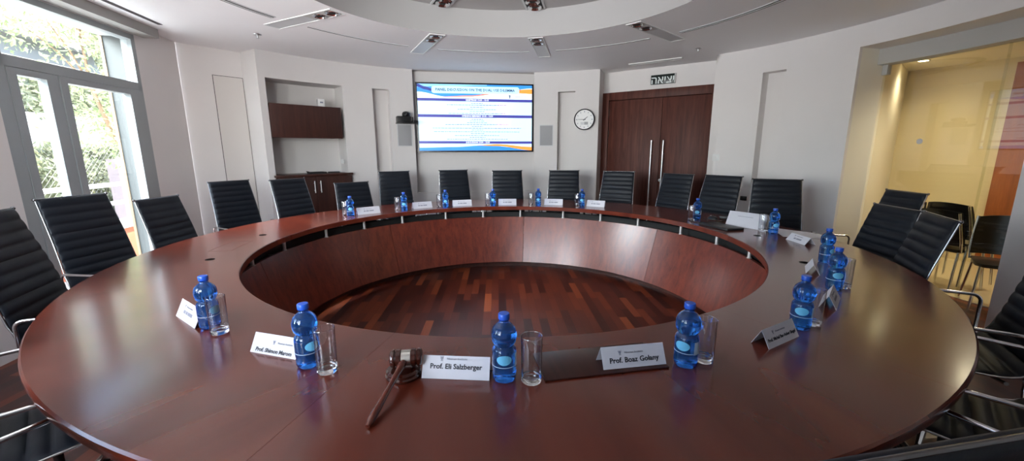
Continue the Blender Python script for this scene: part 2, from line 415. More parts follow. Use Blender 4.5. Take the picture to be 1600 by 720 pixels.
# ---------------------------------------------------------------- window_1 (balcony door with fixed light and transom)
wr = sroot('window_1', 'grey aluminium balcony door with transom light')
def wbar(mb_, s0, s1, d0, d1, z0, z1):
    m = slab(W, s0, s1, d0, d1, z0, z1); mb_.add(m.v, m.f)
mb = MB()
for s0, s1, z0, z1 in ((-1.39, -1.30, 0, 2.51), (-.05, 0.0, 0, 2.51), (-1.39, 0, 2.46, 2.51), (-1.39, 0, 1.985, 2.06), (-1.39, 0, 0, .04)): wbar(mb, s0, s1, .0, .09, z0, z1)
struct('window_frame', mb, 'alu', parent=wr, smooth=0)
mb = MB()
for s0, s1, z0, z1 in ((-.91, -.845, .045, 1.98), (-.19, -.055, .045, 1.98), (-.845, -.19, 1.935, 1.98), (-.845, -.19, .045, .16)): wbar(mb, s0, s1, -.012, .06, z0, z1)
lf = struct('door_leaf', mb, 'alu', parent=wr, smooth=0)
mb = MB()
for s0, s1, z0, z1 in ((-1.295, -1.23, .045, 1.98), (-1.01, -.915, .045, 1.98), (-1.23, -1.01, 1.935, 1.98), (-1.23, -1.01, .045, .16)): wbar(mb, s0, s1, -.004, .06, z0, z1)
struct('side_leaf', mb, 'alu', parent=wr, smooth=0)
for s0, s1, z0, z1 in ((-1.23, -1.01, .16, 1.935), (-.845, -.19, .16, 1.935), (-1.30, -.05, 2.06, 2.46)):
    struct('glass_pane', slab(W, s0, s1, .03, .036, z0, z1), 'pane', parent=wr, smooth=0)

# two unseen windows added behind the viewer to carry fill light
for k, (a0, a1) in enumerate(((194, 213), (218, 237))):
    w2 = sroot('window_%d' % (k+2), 'unseen window added behind the viewpoint for fill light')
    fr = MB()
    fr.arc(3.72, 3.80, a0, a0+1, .9, 2.35, centre=(TCX, TCY)); fr.arc(3.72, 3.80, a1-1, a1, .9, 2.35, centre=(TCX, TCY))
    fr.arc(3.72, 3.80, a0, a1, .9, .96, centre=(TCX, TCY)); fr.arc(3.72, 3.80, a0, a1, 2.29, 2.35, centre=(TCX, TCY))
    struct('window_frame', fr, 'alu', parent=w2)
    struct('glass_pane', MB().arc(3.75, 3.756, a0+1, a1-1, .96, 2.29, centre=(TCX, TCY)), 'pane', parent=w2)

# ---------------------------------------------------------------- door_1 (wooden double door)
loc, rz = frame_at(DA, DD)
tb = Matrix.Translation(loc) @ Matrix.Rotation(rz, 4, 'Z')
struct('door_light_block', MB().box(-1.0, 1.0, .14, .18, 0, ZC, mat=tb), 'dark', 'dark sheet added behind the double door to block light', smooth=0)  # unseen sheet added to stop sky light leaking round the door
d1 = sroot('door_1', 'dark wooden double door with long steel pull handles'); place(d1, loc, rz)
mb = MB(); mb.box(-.875, -.765, -.03, .03, 0, 2.285, .004); mb.box(.735, .88, -.03, .03, 0, 2.285, .004); mb.box(-.765, .735, -.03, .03, 2.165, 2.285, .004)
struct('door_frame', mb, 'doorwood', parent=d1)
for x0, x1, hx in ((-.762, .063, -.05), (.069, .733, .125)):
    leaf = struct('door_leaf', MB().box(x0, x1, -.005, .03, .01, 2.16, .002), 'doorwood', parent=d1)
    mb = MB(); mb.tube([(hx, -.055, .42), (hx, -.055, 1.54)], .0125, 12)
    for z in (.62, 1.34): mb.tube([(hx, -.055, z), (hx, -.003, z)], .007, 8)
    struct('pull_handle', mb, 'steel', parent=leaf)
struct('door_lock', MB().lathe([(0, 0), (.022, 0), (.024, .004), (.024, .010), (0, .012)], 20, mat=Matrix.Translation((.10, -.005, .94)) @ Matrix.Rotation(pi/2, 4, 'X')), 'steel', parent=d1)
mb = MB()
for z in (.3, 1.66, 1.98): mb.tube([(-.757, -.012, z-.05), (-.757, -.012, z+.05)], .008, 8)
struct('hinge', mb, 'darkwood', parent=d1)

# ---------------------------------------------------------------- glazed opening and corridor on the right
C0 = (TCX, TCY)
struct('trim_2', MB().arc(3.97, 4.12, 71.3, 97, 2.235, 2.40, centre=C0), 'greybeam', 'grey track beam over the sliding glass')
struct('trim_3', MB().arc(3.72, 4.12, 71.25, 71.31, 0, 2.385, centre=C0), 'revealpaint', 'pale reveal at the left of the glazed opening')
gd = sroot('window_4', 'frameless sliding glass between the room and the corridor')
struct('glass_pane', MB().arc(4.075, 4.085, 71.4, 84.6, .01, 2.235, step=1.0, centre=C0), 'glassdoor', parent=gd, smooth=60)
struct('glass_pane', MB().arc(4.092, 4.102, 84.2, 97, .01, 2.235, step=1.0, centre=C0), 'glassdoor', parent=gd, smooth=60)
mb = MB(); mb.arc(4.05, 4.11, 71.35, 72.0, 2.14, 2.235, centre=C0); struct('track_bracket', mb, 'greybeam', parent=gd)
def disc_on_ring(r, a, z, rr, th):
    q = P(r, a, z); m = Matrix.Translation(q) @ Matrix.Rotation(-rad(a), 4, 'Z') @ Matrix.Rotation(pi/2, 4, 'X')
    return MB().lathe([(0, 0), (rr, 0), (rr, th), (0, th)], 20, mat=m)
for a, z in ((77.2, 1.47), (89.6, 1.52), (88.4, .78)): struct('safety_dot', disc_on_ring(4.072, a, z, .026, .002), 'lens', parent=gd)

# corridor walls, floor, ceiling
k0 = P(4.12, 71.3); k1 = Vector((5.33, 5.76, 0)); k2 = Vector((5.78, 4.90, 0)); k3 = Vector((6.9, 2.76, 0)); k4 = Vector((5.6, 1.2, 0)); k5 = P(4.12, 128)
def vquad(p, q, z0, z1): return MB().add([(p.x, p.y, z0), (q.x, q.y, z0), (q.x, q.y, z1), (p.x, p.y, z1)], [(0, 1, 2, 3)])
ZK = 2.42
struct('wall_corridor_side', vquad(k0, k1, 0, ZK), 'creamlight', 'pale corridor wall seen through the glass', smooth=0)
mb = vquad(k1, k3, 0, ZK)
struct('wall_corridor_back', mb, 'cream', 'yellow corridor wall behind the glass', smooth=0)
struct('wall_corridor_end', vquad(k3, k4, 0, ZK).add(*(lambda m: (m.v, m.f))(vquad(k4, k5, 0, ZK))), 'cream', 'yellow corridor end wall', smooth=0)
pv = (k3-k2).normalized(); pn = Vector((-pv.y, pv.x, 0)); pn = -pn if pn.dot(Vector((TCX, TCY, 0))-k2) < 0 else pn
mb = MB(); a_, b_ = k2, k2+pv*1.3
mb.add([a_, b_, b_+pn*.04, a_+pn*.04, a_+Vector((0, 0, 2.36)), b_+Vector((0, 0, 2.36)), b_+pn*.04+Vector((0, 0, 2.36)), a_+pn*.04+Vector((0, 0, 2.36))],
       [(0, 1, 2, 3), (4, 5, 6, 7), (0, 1, 5, 4), (1, 2, 6, 5), (2, 3, 7, 6), (3, 0, 4, 7)])
d3 = struct('door_3', mb, 'orangewood', 'orange brown wooden door at the right of the corridor', smooth=0)
mb = MB(); poly = [P(4.34, a) for a in range(70, 132, 2)]
pl = [(q.x, q.y, 0.002) for q in poly]+[(q.x, q.y, .002) for q in (k5+Vector((.2, 0, 0)), k4, k3, k1)]
mb.add(pl, [tuple(range(len(pl)))]); struct('floor_corridor', mb, 'stone', 'pale corridor floor', smooth=0)
poly = [P(4.10, a) for a in range(70, 130, 2)]
pl = [(q.x, q.y, ZK) for q in poly]+[(q.x, q.y, ZK) for q in (k5, k4, k3, k1)]
struct('ceiling_corridor', MB().add(pl, [tuple(range(len(pl)))]), 'creamlight', 'corridor ceiling', smooth=0)
mb = MB(); mb.add([P(4.12, a, ZC) for a in (70, 130)]+[P(4.12, a, ZK-.01) for a in (130, 70)], [])   # closure above the beam
mb.arc(4.115, 4.125, 70, 129, 2.38, ZC, centre=C0); struct('trim_4', mb, 'wall', 'closure above the glass track')
mb = MB(); mb.arc(4.115, 4.13, 97, 129, 0, 2.4, centre=C0); struct('wall_right_outer', mb, 'wall', 'corridor side of the right wall')

def downlight(x, y, z, label):
    t = thing('recessed_downlight', label, 'ceiling light', (x, y, z))
    ob('trim_ring', MB().lathe([(.045, -.001), (.062, -.001), (.062, -.006), (.045, -.006)], 28, close=True), 'white', t)
    ob('lamp', MB().lathe([(0, -.002), (.045, -.002), (.045, -.004), (0, -.004)], 28), 'lamp', t)
    return t
downlight(4.86, 5.08, ZK, 'lit warm downlight in the corridor ceiling beyond the glass')

# ================================================================ TABLE
table = thing('conference_table', 'large round ring shaped mahogany conference table with open centre', 'table', (TCX, TCY, 0))
SEAM0 = 12.9
# one tabletop section in local frame: x radial, centred on +x
def top_section():
    bm = bmesh.new(); n = 24; h = 22.5-.010
    prof = [(RI, ZT-.042), (RI, ZT-.004), (RI+.004, ZT), (RO-.008, ZT), (RO-.002, ZT-.005), (RO, ZT-.014), (RO-.004, ZT-.034), (RO-.02, ZT-.042)]
    mbx = MB(); vs = []; fs = []; k = len(prof)
    for i in range(n+1):
        a = rad(-h+2*h*i/n)
        for r, z in prof: vs.append((r*cos(a), r*sin(a), z))
    for i in range(n):
        for j in range(k): fs.append((i*k+j, (i+1)*k+j, (i+1)*k+(j+1) % k, i*k+(j+1) % k))
    fs += [tuple(range(k)), tuple(reversed(range(n*k, n*k+k)))]
    bm.free(); return mbx.add(vs, fs)
me = top_section().mesh('tabletop_section', 'top', 25)
for i in range(8):
    link('tabletop_section', me, table, (0, 0, 0), pi/2-rad(SEAM0+22.5+45*i))
mb = MB(); mb.arc(RI+.06, RO-.10, 0, 360, ZT-.052, ZT-.0425, step=3); ob('under_frame', mb, 'darkwood', table)
ob('gap_shade_ring', MB().arc(1.905, 1.95, 0, 360, .52, .646, step=3), 'dark', table)  # black ring added so the gap under the tabletop reads dark
# conical inner panels, 7 of them
h = 360/7
pm = MB().arc(1.815, 1.84, -h/2+.06, h/2-.06, .075, .602, step=2.5, r0b=1.655, r1b=1.68).mesh('inner_panel', 'inner', 30)
for i in range(7): link('inner_panel', pm, table, (0, 0, 0), -rad(57.5+h/2+h*i))
ob('plinth', MB().arc(1.76, 1.79, 0, 360, 0, .085, step=3), 'darkwood', table)  # dark veneer puts the shadow under the panels into the plinth colour
post = MB().lathe([(.018, .60), (.018, .606), (.0125, .608), (.0125, .690), (.018, .692), (.018, .698)], 14).mesh('support_post', 'satin')
for i in range(8):
    c = SEAM0-22.5+45*i
    for d in (-14.3, 0, 14.3):
        a = rad(c+d); link('support_post', post, table, (1.828*sin(a), 1.828*cos(a), 0))
fin = MB().prism([(1.79, 0), (1.90, 0), (1.90, .59), (1.845, .59)], -.02, .02, 'y').mesh('support_fin', 'darkwood', 0)
for i in range(16): link('support_fin', fin, table, (0, 0, 0), pi/2-rad(SEAM0+11+22.5*i))
gro = MB().lathe([(.0, -.0), (.021, 0), (.024, .0015), (.026, .0015), (.026, 0)], 20).mesh('cable_grommet', 'blackplastic')
for r, a in ((1.945, -109.5), (1.955, -87.2), (1.938, 113.3), (1.957, 89.9), (1.95, 135.6), (1.95, -132), (1.95, 158.1), (1.95, -64.7), (1.95, 67.4)):
    if a in (135.6, -132, 158.1, -64.7, 67.4): continue
    link('cable_grommet', gro, table, (r*sin(rad(a)), r*cos(rad(a)), ZT+.0003))
# flush cable flap on the left of the top: thin groove outline
mb = MB()
for a0, a1, r0, r1 in ((-102.8, -93.6, 2.04, 2.043), (-102.8, -93.6, 1.90, 1.903), (-102.8, -102.7, 1.90, 2.04), (-93.7, -93.6, 1.90, 2.04)): mb.arc(r0, r1, a0, a1, ZT, ZT+.0004, step=1)
ob('cable_flap', mb, 'edge', table)

# ================================================================ CHAIRS
def profile():
    """centreline of the sling from the top of the back down to the front of the seat (y forward, z up)"""
    pts = []
    key = [(-.385, 1.115), (-.345, .98), (-.305, .84), (-.272, .70), (-.246, .585), (-.222, .515), (-.175, .468), (-.10, .452), (.02, .456), (.14, .468), (.225, .472), (.258, .455)]
    # catmull-rom
    for i in range(len(key)-1):
        p0, p1, p2, p3 = key[max(i-1, 0)], key[i], key[i+1], key[min(i+2, len(key)-1)]
        for j in range(10):
            t = j/10
            pts.append(tuple(.5*((2*p1[k])+(-p0[k]+p2[k])*t+(2*p0[k]-5*p1[k]+4*p2[k]-p3[k])*t*t+(-p0[k]+3*p1[k]-3*p2[k]+p3[k])*t**3) for k in (0, 1)))
    pts.append(key[-1]); return pts
PR = profile()
LEN = [0]
for a, b_ in zip(PR, PR[1:]): LEN.append(LEN[-1]+math.dist(a, b_))
def resample(s0, s1, step):
    n = max(2, int((s1-s0)/step)); out = []
    for i in range(n+1):
        s = s0+(s1-s0)*i/n; j = 0
        while j < len(LEN)-2 and LEN[j+1] < s: j += 1
        t = (s-LEN[j])/(LEN[j+1]-LEN[j]); a, b_ = PR[j], PR[j+1]
        out.append((s, a[0]+(b_[0]-a[0])*t, a[1]+(b_[1]-a[1])*t))
    return out
def halfw(s): return .200+.030*min(1, s/.62)
PITCH = .058
def sling(s0, s1):
    q = resample(s0, s1, .0075); n = len(q); rows = []
    xs = [-1, -.97, -.9, -.5, 0, .5, .9, .97, 1]; mbx = MB(); vs = []; fs = []
    for i, (s, y, z) in enumerate(q):
        a, b_ = q[max(i-1, 0)], q[min(i+1, n-1)]; ty, tz = b_[1]-a[1], b_[2]-a[2]; l = math.hypot(ty, tz); ny, nz = -tz/l, ty/l   # normal
        if ny*1.0+nz*1.0 < 0: ny, nz = -ny, -nz
        puff = abs(sin(pi*(s/PITCH)))**.55
        for side in (1, -1):
            for x in xs:
                ed = 1 if abs(x) < .93 else (.55 if abs(x) < .99 else .12)
                th = (.004+.0105*puff)*ed
                vs.append((x*halfw(s), y+side*ny*th, z+side*nz*th))
    m_ = len(xs)
    for i in range(n-1):
        o, p = i*2*m_, (i+1)*2*m_
        for j in range(m_-1):
            fs.append((o+j, o+j+1, p+j+1, p+j)); fs.append((o+m_+j, p+m_+j, p+m_+j+1, o+m_+j+1))
        fs.append((o, p, p+m_, o+m_)); fs.append((o+m_-1, o+2*m_-1, p+2*m_-1, p+m_-1))
    for o in (0, (n-1)*2*m_):
        for j in range(m_-1): fs.append((o+j, o+j+1, o+m_+j+1, o+m_+j))
    return mbx.add(vs, fs)
SPLIT = 11*PITCH
def chair_proto():
    t = thing('office_chair', 'proto', 'chair')
    ob('backrest', sling(0, SPLIT), 'leather', t, 60)
    ob('seat', sling(SPLIT, LEN[-1]), 'leather', t, 60)
    for sgn in (-1, 1):
        q = resample(.0, LEN[-1]-.02, .03)
        pts = [(sgn*(halfw(s)+.003), y-.006*(1 if z > .6 else 0), z) for s, y, z in q]
        ob('side_rail', MB().tube(pts,   .0048, 8), 'railchrome', t, 60)
        R_ = .035; x = sgn*.292; y0, y1, z0, z1 = -.20, .135, .455, .665
        arm = [(sgn*.222, y0+.01, z0), (sgn*.262, y0, z0+.006), (x, y0, z0+.04)]
        for i in range(6):
            a = pi/2*i/5; arm.append((x, y0+R_-R_*cos(a), z1-R_+R_*sin(a)))
        for i in range(6):
            a = pi/2*i/5; arm.append((x, y1-R_+R_*sin(a), z1-R_+R_*cos(a)))
        arm += [(x, y1, z0+.04), (sgn*.262, y1-.005, z0+.008), (sgn*.222, y1-.01, z0+.002)]
        ob('armrest', MB().tube(arm, .0082, 8), 'chrome', t, 60)
    # top rail with end knobs, and the two cross stretchers
    y, z = PR[0]
    mb = MB().tube([(-.206, y-.006, z+.001), (.206, y-.006, z+.001)], .004, 8)
    for sgn in (-1, 1): mb.lathe([(0, -.007), (.007, -.007), (.0095, -.003), (.0095, .003), (.007, .007), (0, .007)], 12, mat=Matrix.Translation((sgn*.207, y-.006, z)) @ Matrix.Rotation(pi/2, 4, 'Y'))
    ob('top_rail', mb, 'gunmetal', t, 60)
    mb = MB().tube([(-.255, -.13, .438), (-.15, -.13, .415), (.15, -.13, .415), (.255, -.13, .438)], .008, 8); mb.tube([(-.255, .12, .448), (-.15, .12, .415), (.15, .12, .415), (.255, .12, .448)], .008, 8)
    mb.box(-.06, .06, -.14, .13, .385, .418, .01); ob('seat_stretcher', mb, 'gunmetal', t)
    mb = MB().lathe([(.014, .25), (.014, .39), (.02, .392), (.02, .395)], 14); mb.lathe([(.026, .09), (.026, .27), (.02, .275)], 16); ob('gas_column', mb, 'blackplastic', t)
    mb = MB().lathe([(.0, .075), (.045, .075), (.045, .115), (.03, .125), (0, .125)], 18)
    for k in range(5):
        a = 2*pi*k/5+.3; d = Vector((cos(a), sin(a), 0))
        mb.tube([d*.03+Vector((0, 0, .108)), d*.17+Vector((0, 0, .098)), d*.31+Vector((0, 0, .078))], [.022, .018, .012], 8)
    ob('star_base', mb, 'chrome', t)
    cm = MB()
    for sx in (-.014, .014): cm.lathe([(0, -.009), (.022, -.009), (.026, -.005), (.026, .005), (.022, .009), (0, .009)], 16, mat=Matrix.Translation((sx, 0, .027)) @ Matrix.Rotation(pi/2, 4, 'Y'))
    cm.tube([(0, 0, .027), (0, .004, .062), (0, .004, .085)], .007, 8); cm.box(-.02, .02, -.015, .018, .045, .062, .006); cme = cm.mesh('caster', 'blackplastic')
    for k in range(5):
        a = 2*pi*k/5+.3; link('caster', cme, t, (.305*cos(a), .305*sin(a), 0), a+.6*k)
    return t
BACK_Y, BACK_Z = PR[0]
CH = [  # top-of-back radius, angle, top height, facing angle (deg, outward normal), label
 (2.66, -45.6, 1.025, -43, 'low set black ribbed chair in front of the wooden base cabinet'),
 (3.02, -31.6, 1.12, -27, 'black ribbed office chair below the camera and left speaker grille'),
 (3.00, -15.6, 1.12, -18, 'black ribbed chair under the left half of the wall screen'),
 (2.70, -0.4, 1.12, -4, 'black ribbed chair under the right half of the wall screen'),
 (2.79, 16.3, 1.12, 9, 'black ribbed chair below the wall clock'),
 (2.79, 31.9, 1.12, 29, 'black ribbed chair before the left leaf of the wooden door'),
 (3.00, 45.9, 1.10, 53, 'black ribbed chair before the right leaf of the wooden door'),
 (2.76, 59.4, 1.12, 56, 'black ribbed chair between the door and the tall right niche, beside the light switch'),
 (2.78, 71.4, 1.115, 24, 'black ribbed chair in front of the tall right niche, beyond the paper sheets'),
 (3.45, 83.5, 1.043, 95, 'black ribbed chair farthest back at the glazed opening, with a knob on its top corner'),
 (2.80, 94.4, .995, 96, 'black ribbed chair half hidden behind the nearest chair at the glazed opening'),
 (2.60, 108.6, 1.03, 116, 'large black ribbed chair pressed against the right table edge before the corridor chairs'),
 (2.86, 121.0, 1.12, 121, 'black chair cut by the right picture edge, chrome arms reaching the table'),
 (2.80, 135.6, 1.10, 135.6, 'black chair at the lower right, second along the table edge from the bottom corner chair'),
 (2.78, 154.0, 1.10, 154, 'black chair at the lower right directly behind the bottom corner chair, one chrome arm showing'),
 (2.72, 168.4, 1.05, 169.5, 'nearest black chair, only its top edge crossing the bottom right corner'),
 (2.80, -59.9, 1.10, -64, 'black ribbed chair left of the base cabinet, before the bright wall return'),
 (3.38, -65.4, 1.08, -60, 'black ribbed chair in front of the flush white wall panel'),
 (2.83, -86.2, 1.035, -90, 'black ribbed chair at the right jamb of the balcony door'),
 (2.92, -97.4, 1.11, -84, 'black ribbed chair in front of the balcony door glass'),
 (2.72, -116.5, 1.12, -112, 'black ribbed chair cut by the left picture edge'),
 (2.80, -138.0, 1.10, -138, 'black chair at the lower left, quilted seat under the table edge, arm above it'),
 (2.80, -155.0, 1.10, -155, 'black chair filling the very bottom left corner, nearest on the left'),
]
cp = chair_proto(); first = True
for r, a, zt, f, lab in CH:
    o = cp if first else copy_tree(cp); first = False
    dz = zt-.004-BACK_Z; top = P(r, a); fa = rad(f); n = Vector((sin(fa), cos(fa), 0))      # outward normal
    base = top-n*(-BACK_Y)
    place(o, (base.x, base.y, 0), pi-fa)
    for c in o.children:
        nm = c.name.split('.')[0]
        if nm not in ('star_base', 'caster', 'gas_column'): c.location.z = dz
    o['label'] = lab; o['group'] = 'executive chairs around the round table'

# ================================================================ THINGS ON THE TABLE
def bottle_proto():
    t = thing('water_bottle', 'proto', 'bottle')
    prof = [(0, .004), (.014, .002), (.024, 0), (.0295, .004), (.0318, .012), (.0318, .030), (.0305, .036), (.0318, .042), (.0318, .096), (.0308, .104), (.0282, .110), (.0252, .1135), (.0238, .1160), (.0252, .1185),
            (.0296, .125), (.0322, .134), (.0334, .150), (.0322, .162), (.0280, .174), (.0215, .183), (.0150, .189), (.0122, .193), (.0122, .199), (.0145, .200), (.0145, .202), (.0118, .203), (.0118, .206), (0, .206)]
    bd = MB(); bd.lathe(prof, 36); me = bd.mesh('bottle_body', 'bottle', 60)
    for v in me.vertices:                                   # moulded flutes round the foot
        if .003 < v.co.z < .034:
            a = math.atan2(v.co.y, v.co.x); k = 1-.05*abs(sin(3.5*a))*(1-abs(v.co.z-.018)/.016)
            v.co.x *= k; v.co.y *= k
    link('bottle_body', me, t)
    ob('bottle_cap', MB().lathe([(.0128, .2005), (.0142, .2005), (.0146, .203), (.0146, .2165), (.0135, .2185), (0, .2187)], 28), 'capblue', t)
    def patch(a0, a1, z0, z1, oval):
        mbx = MB(); n, m_ = 14, 10; vs, fs = [], []; R_ = .0321
        if oval:
            for k in range(7):
                for i in range(28):
                    q = 2*pi*i/28; a = rad((a0+a1)/2+(a1-a0)/2*cos(q)*(k+.02)/6.02); vs.append((R_*sin(a), -R_*cos(a), (z0+z1)/2+(z1-z0)/2*sin(q)*(k+.02)/6.02))
            fs = [(k*28+i, k*28+(i+1) % 28, (k+1)*28+(i+1) % 28, (k+1)*28+i) for k in range(6) for i in range(28)]
        else:
            for i in range(n+1):
                a = rad(a0+(a1-a0)*i/n)
                vs += [(R_*sin(a), -R_*cos(a), z0), (R_*sin(a), -R_*cos(a), z1)]
            fs = [(2*i, 2*i+2, 2*i+3, 2*i+1) for i in range(n)]
        return mbx.add(vs, fs)
    lb = patch(-36, 36, .064, .096, True); ob('label_emblem', lb, 'labelclear', t)
    lb = patch(58, 100, .052, .096, False); ob('label_panel', lb, 'labelwhite', t)
    st = patch(-120, 56, .0545, .0565, False); ob('label_stripe', st, 'labelwhite', t)
    return t
def tumbler_proto():
    t = MB(); h = .152
    root = thing('drinking_glass', 'proto', 'glass')
    # thin wall, open at the top
    prof = [(.0296, .010), (.0300, .016), (.0312, h-.002), (.0306, h), (.0300, h-.002), (.0290, .020)]
    n, k = 40, len(prof); vs, fs = [], []
    for r_, z in prof:
        for q in range(n): a = 2*pi*q/n; vs.append((r_*cos(a), r_*sin(a), z))
    for j in range(k-1):
        for q in range(n): fs.append((j*n+q, j*n+(q+1) % n, (j+1)*n+(q+1) % n, (j+1)*n+q))
    ob('glass_wall', t.add(vs, fs), 'tumbler', root, 60)
    ob('glass_rim', MB().lathe([(.0300, h-.0018), (.0314, h-.0018), (.0317, h-.0006), (.0307, h+.0006), (.0298, h-.0006)], 40, close=True), 'solidglass', root, 60)
    ob('glass_base', MB().lathe([(0, 0), (.0265, 0), (.0290, .003), (.0297, .010), (.0285, .0185), (.024, .0165), (0, .015)], 40), 'solidglass', root, 50)
    return root
bp, gp = bottle_proto(), tumbler_proto()
# (bottle x,y) (glass x,y or None) and where they stand
SETS = [
 ((-1.155, 1.454), (-1.084, 1.404), 'beside the leftmost near nameplate, farthest left on the table', 40),
 ((-.639, 1.170), (-.565, 1.134), 'beside the nameplate tilted left of the gavel', 25),
 ((-.024, 1.090), (.055, 1.076), 'right of the gavel nameplate, at the middle near edge', 0),
 ((.540, 1.165), (.609, 1.190), 'right of the nameplate on the dark desk pad', -20),
 ((1.083, 1.430), (1.152, 1.461), 'behind the nameplate on the near right curve of the table', 0),
 ((1.545, 1.860), (1.612, 1.884), 'at the right side, beside the nameplate seen end on', 20),
 ((1.860, 2.330), None, 'at the right side, by the small tilted nameplate', 60),
 ((2.070, 3.155), (2.048, 3.26), 'in front of the big white folded sign on the right', 30),
 ((1.775, 3.850), (1.700, 3.80), 'beside the black laptop gear at the far right', 0),
 ((.836, 4.825), (.790, 4.90), 'rightmost of the far row, below the clock', 0),
 ((.320, 4.910), (.235, 4.985), 'at the far side, below the right edge of the screen', 0),
 ((-.229, 4.880), (-.299, 4.955), 'at the far side, below the middle right of the screen', 0),
 ((-.783, 4.760), (-.872, 4.84), 'at the far side, below the left half of the screen', 0),
 ((-1.210, 4.520), (-1.300, 4.575), 'at the far side, before the chair under the left speaker', 0),
 ((-1.662, 4.140), (-1.740, 4.195), 'at the far left, before the low chair and base cabinet', 0),
]
for i, (b_, g_, where, rot) in enumerate(SETS):
    o = bp if i == 0 else copy_tree(bp)
    view = math.atan2(-b_[0], b_[1])
    place(o, (b_[0], b_[1], ZT+.0005), view+rad(rot)); o.scale = (1.12, 1.12, .935); o['label'] = 'blue water bottle '+where; o['group'] = 'blue water bottles on the table'
    if g_:
        o = gp if i == 0 else copy_tree(gp)
        place(o, (g_[0], g_[1], ZT+.0005), 0); o.scale = (1.0, 1.0, .93); o['label'] = 'empty clear tumbler '+where; o['group'] = 'drinking glasses on the table'

# folded nameplates. local frame: front face looks to -y, length along x
def emblem(size):
    m_ = MB(); s = size
    for x0, x1, z0, z1 in ((-.5, .5, .36, .5), (-.12, .12, -.5, .36), (-.32, -.2, -.1, .3), (.2, .32, -.1, .3), (-.3, .3, -.5, -.38)): m_.box(x0*s, x1*s, -.0003, .0003, z0*s, z1*s)
    return m_
def nameplate(label, loc, rz, name=None, length=.205, hgt=.058, dep=.031, logo=True, words=None, shear=0.0, size=.0205, nz=-.004, lz=.018, acrylic=False, group='folded nameplates on the table', lx=-.018):
    t = thing('name_plate', label, 'nameplate', (loc[0], loc[1], ZT+.0006), rz, group)
    th = .0012
    poly = [(-dep, 0), (0, hgt), (dep, 0), (dep-th*1.6, 0), (0, hgt-th*2.2), (-dep+th*1.6, 0)]
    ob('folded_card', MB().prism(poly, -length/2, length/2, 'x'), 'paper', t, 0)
    tilt = math.atan2(dep, hgt); cz = hgt/2; cy = -dep/2
    def put(nm, me, x, v):                                   # v = offset up the sloping face from its middle
        o = link(nm, me, t); o.rotation_euler = (-tilt, 0, 0); o.location = (x, cy+v*sin(tilt)-.0007*cos(tilt), cz+v*cos(tilt)+.0007*sin(tilt)); return o
    if name: put('printed_name', text_mesh(name, size, 'ink', bold=.0004, shear=shear), 0.0, nz)
    if words:
        m_ = MB(); x = -sum(w for w in words)/2-.003*(len(words)-1)
        for w in words: m_.box(x, x+w, -.0003, .0003, -.006, .006); x += w+.006
        put('printed_name', m_.mesh('printed_name', 'greyink', 0), 0.0, nz)
    if logo:
        put('printed_logo', emblem(.012).mesh('printed_logo', 'greyink', 0), lx-.026, lz)
        put('printed_heading', text_mesh('Neaman Institute', .0088, 'greyink'), lx+.020, lz)
    return t
def facing(p, q): return math.atan2(q[1]-p[1], q[0]-p[0])     # rotation so that local x runs p -> q along the front edge
def plate_from_edge(label, p, q, **k):
    a = facing(p, q); dep = k.get('dep', .031); n = Vector((-sin(a), cos(a)))
    c = (Vector(p)+Vector(q))/2+n*dep
    return nameplate(label, (c.x, c.y), a, length=math.dist(p, q)*k.pop('ls', 1.0), **k)
plate_from_edge('white folded nameplate in front of the leftmost near bottle, seen obliquely', (-1.376, 1.562), (-1.204, 1.437), words=[.02, .016, .045], hgt=.066)
plate_from_edge('white folded nameplate with slanting name, left of the gavel', (-.880, 1.257), (-.699, 1.202), name='Prof. Shimon Marom', shear=.12, nz=-.02, lz=.008, size=.0178, lx=.02)
plate_from_edge('white folded nameplate directly right of the gavel', (-.269, 1.092), (-.068, 1.077), name='Prof. Eli Salzberger', nz=.002, lz=.024, size=.0205)
plate_from_edge('white folded nameplate standing on the dark desk pad', (.276, 1.124), (.479, 1.158), name='Prof. Boaz Golany', nz=-.010, lz=.012, size=.022)
plate_from_edge('white folded nameplate on the near right curve, in front of its bottle', (.862, 1.258), (1.030, 1.356), name='Prof. Michal Bar-Asher Siegal', nz=-.008, lz=.014, size=.0148)
plate_from_edge('white folded nameplate seen end on at the right, open tent shape', (1.350, 1.592), (1.480, 1.735), words=[.02, .02, .03])
plate_from_edge('small white tilted nameplate between the two right side bottles', (1.640, 2.075), (1.735, 2.215), words=[.02, .03], hgt=.052)
plate_from_edge('white folded nameplate in front of the paper sheets at the right', (2.045, 2.962), (2.046, 2.765), words=[.02, .05], hgt=.05, dep=.04)
for i, ((ax, ay), (bx, by), lab) in enumerate([
    ((-1.610, 4.195), (-1.420, 4.345), 'white folded nameplate right of the bottle before the low far left chair'),
    ((-1.130, 4.625), (-.935, 4.745), 'white folded nameplate at the far side, just left of the screen'),
    ((-.705, 4.83), (-.485, 4.895), 'white folded nameplate at the far side, below the left half of the screen'),
    ((-.165, 4.945), (.055, 4.95), 'white folded nameplate at the far side, below the middle right of the screen'),
    ((.395, 4.945), (.615, 4.900), 'white folded nameplate at the far side, before the chair below the clock'),
    ((.890, 4.820), (1.080, 4.715), 'white folded nameplate at the far side, before the left door leaf')]):
    plate_from_edge(lab, (ax, ay), (bx, by), words=[.018, .03, .045], logo=True, hgt=.072, dep=.034)
# big white folded sign on the right
t = plate_from_edge('big white folded sign standing by the laptop gear on the right of the table', (1.900, 3.560), (2.075, 3.285), hgt=.125, dep=.06, logo=False, group=None)
t.name = 'folded_sign'; t['category'] = 'sign'
t.children[0].name = 'folded_sheet'
m_ = MB(); m_.box(-.08, .05, -.0003, .0003, -.0015, .0015); o = link('printed_line', m_.mesh('printed_line', 'greyink', 0), t); o.rotation_euler = (-math.atan2(.06, .125), 0, 0); o.location = (0, -.0185, .0885)

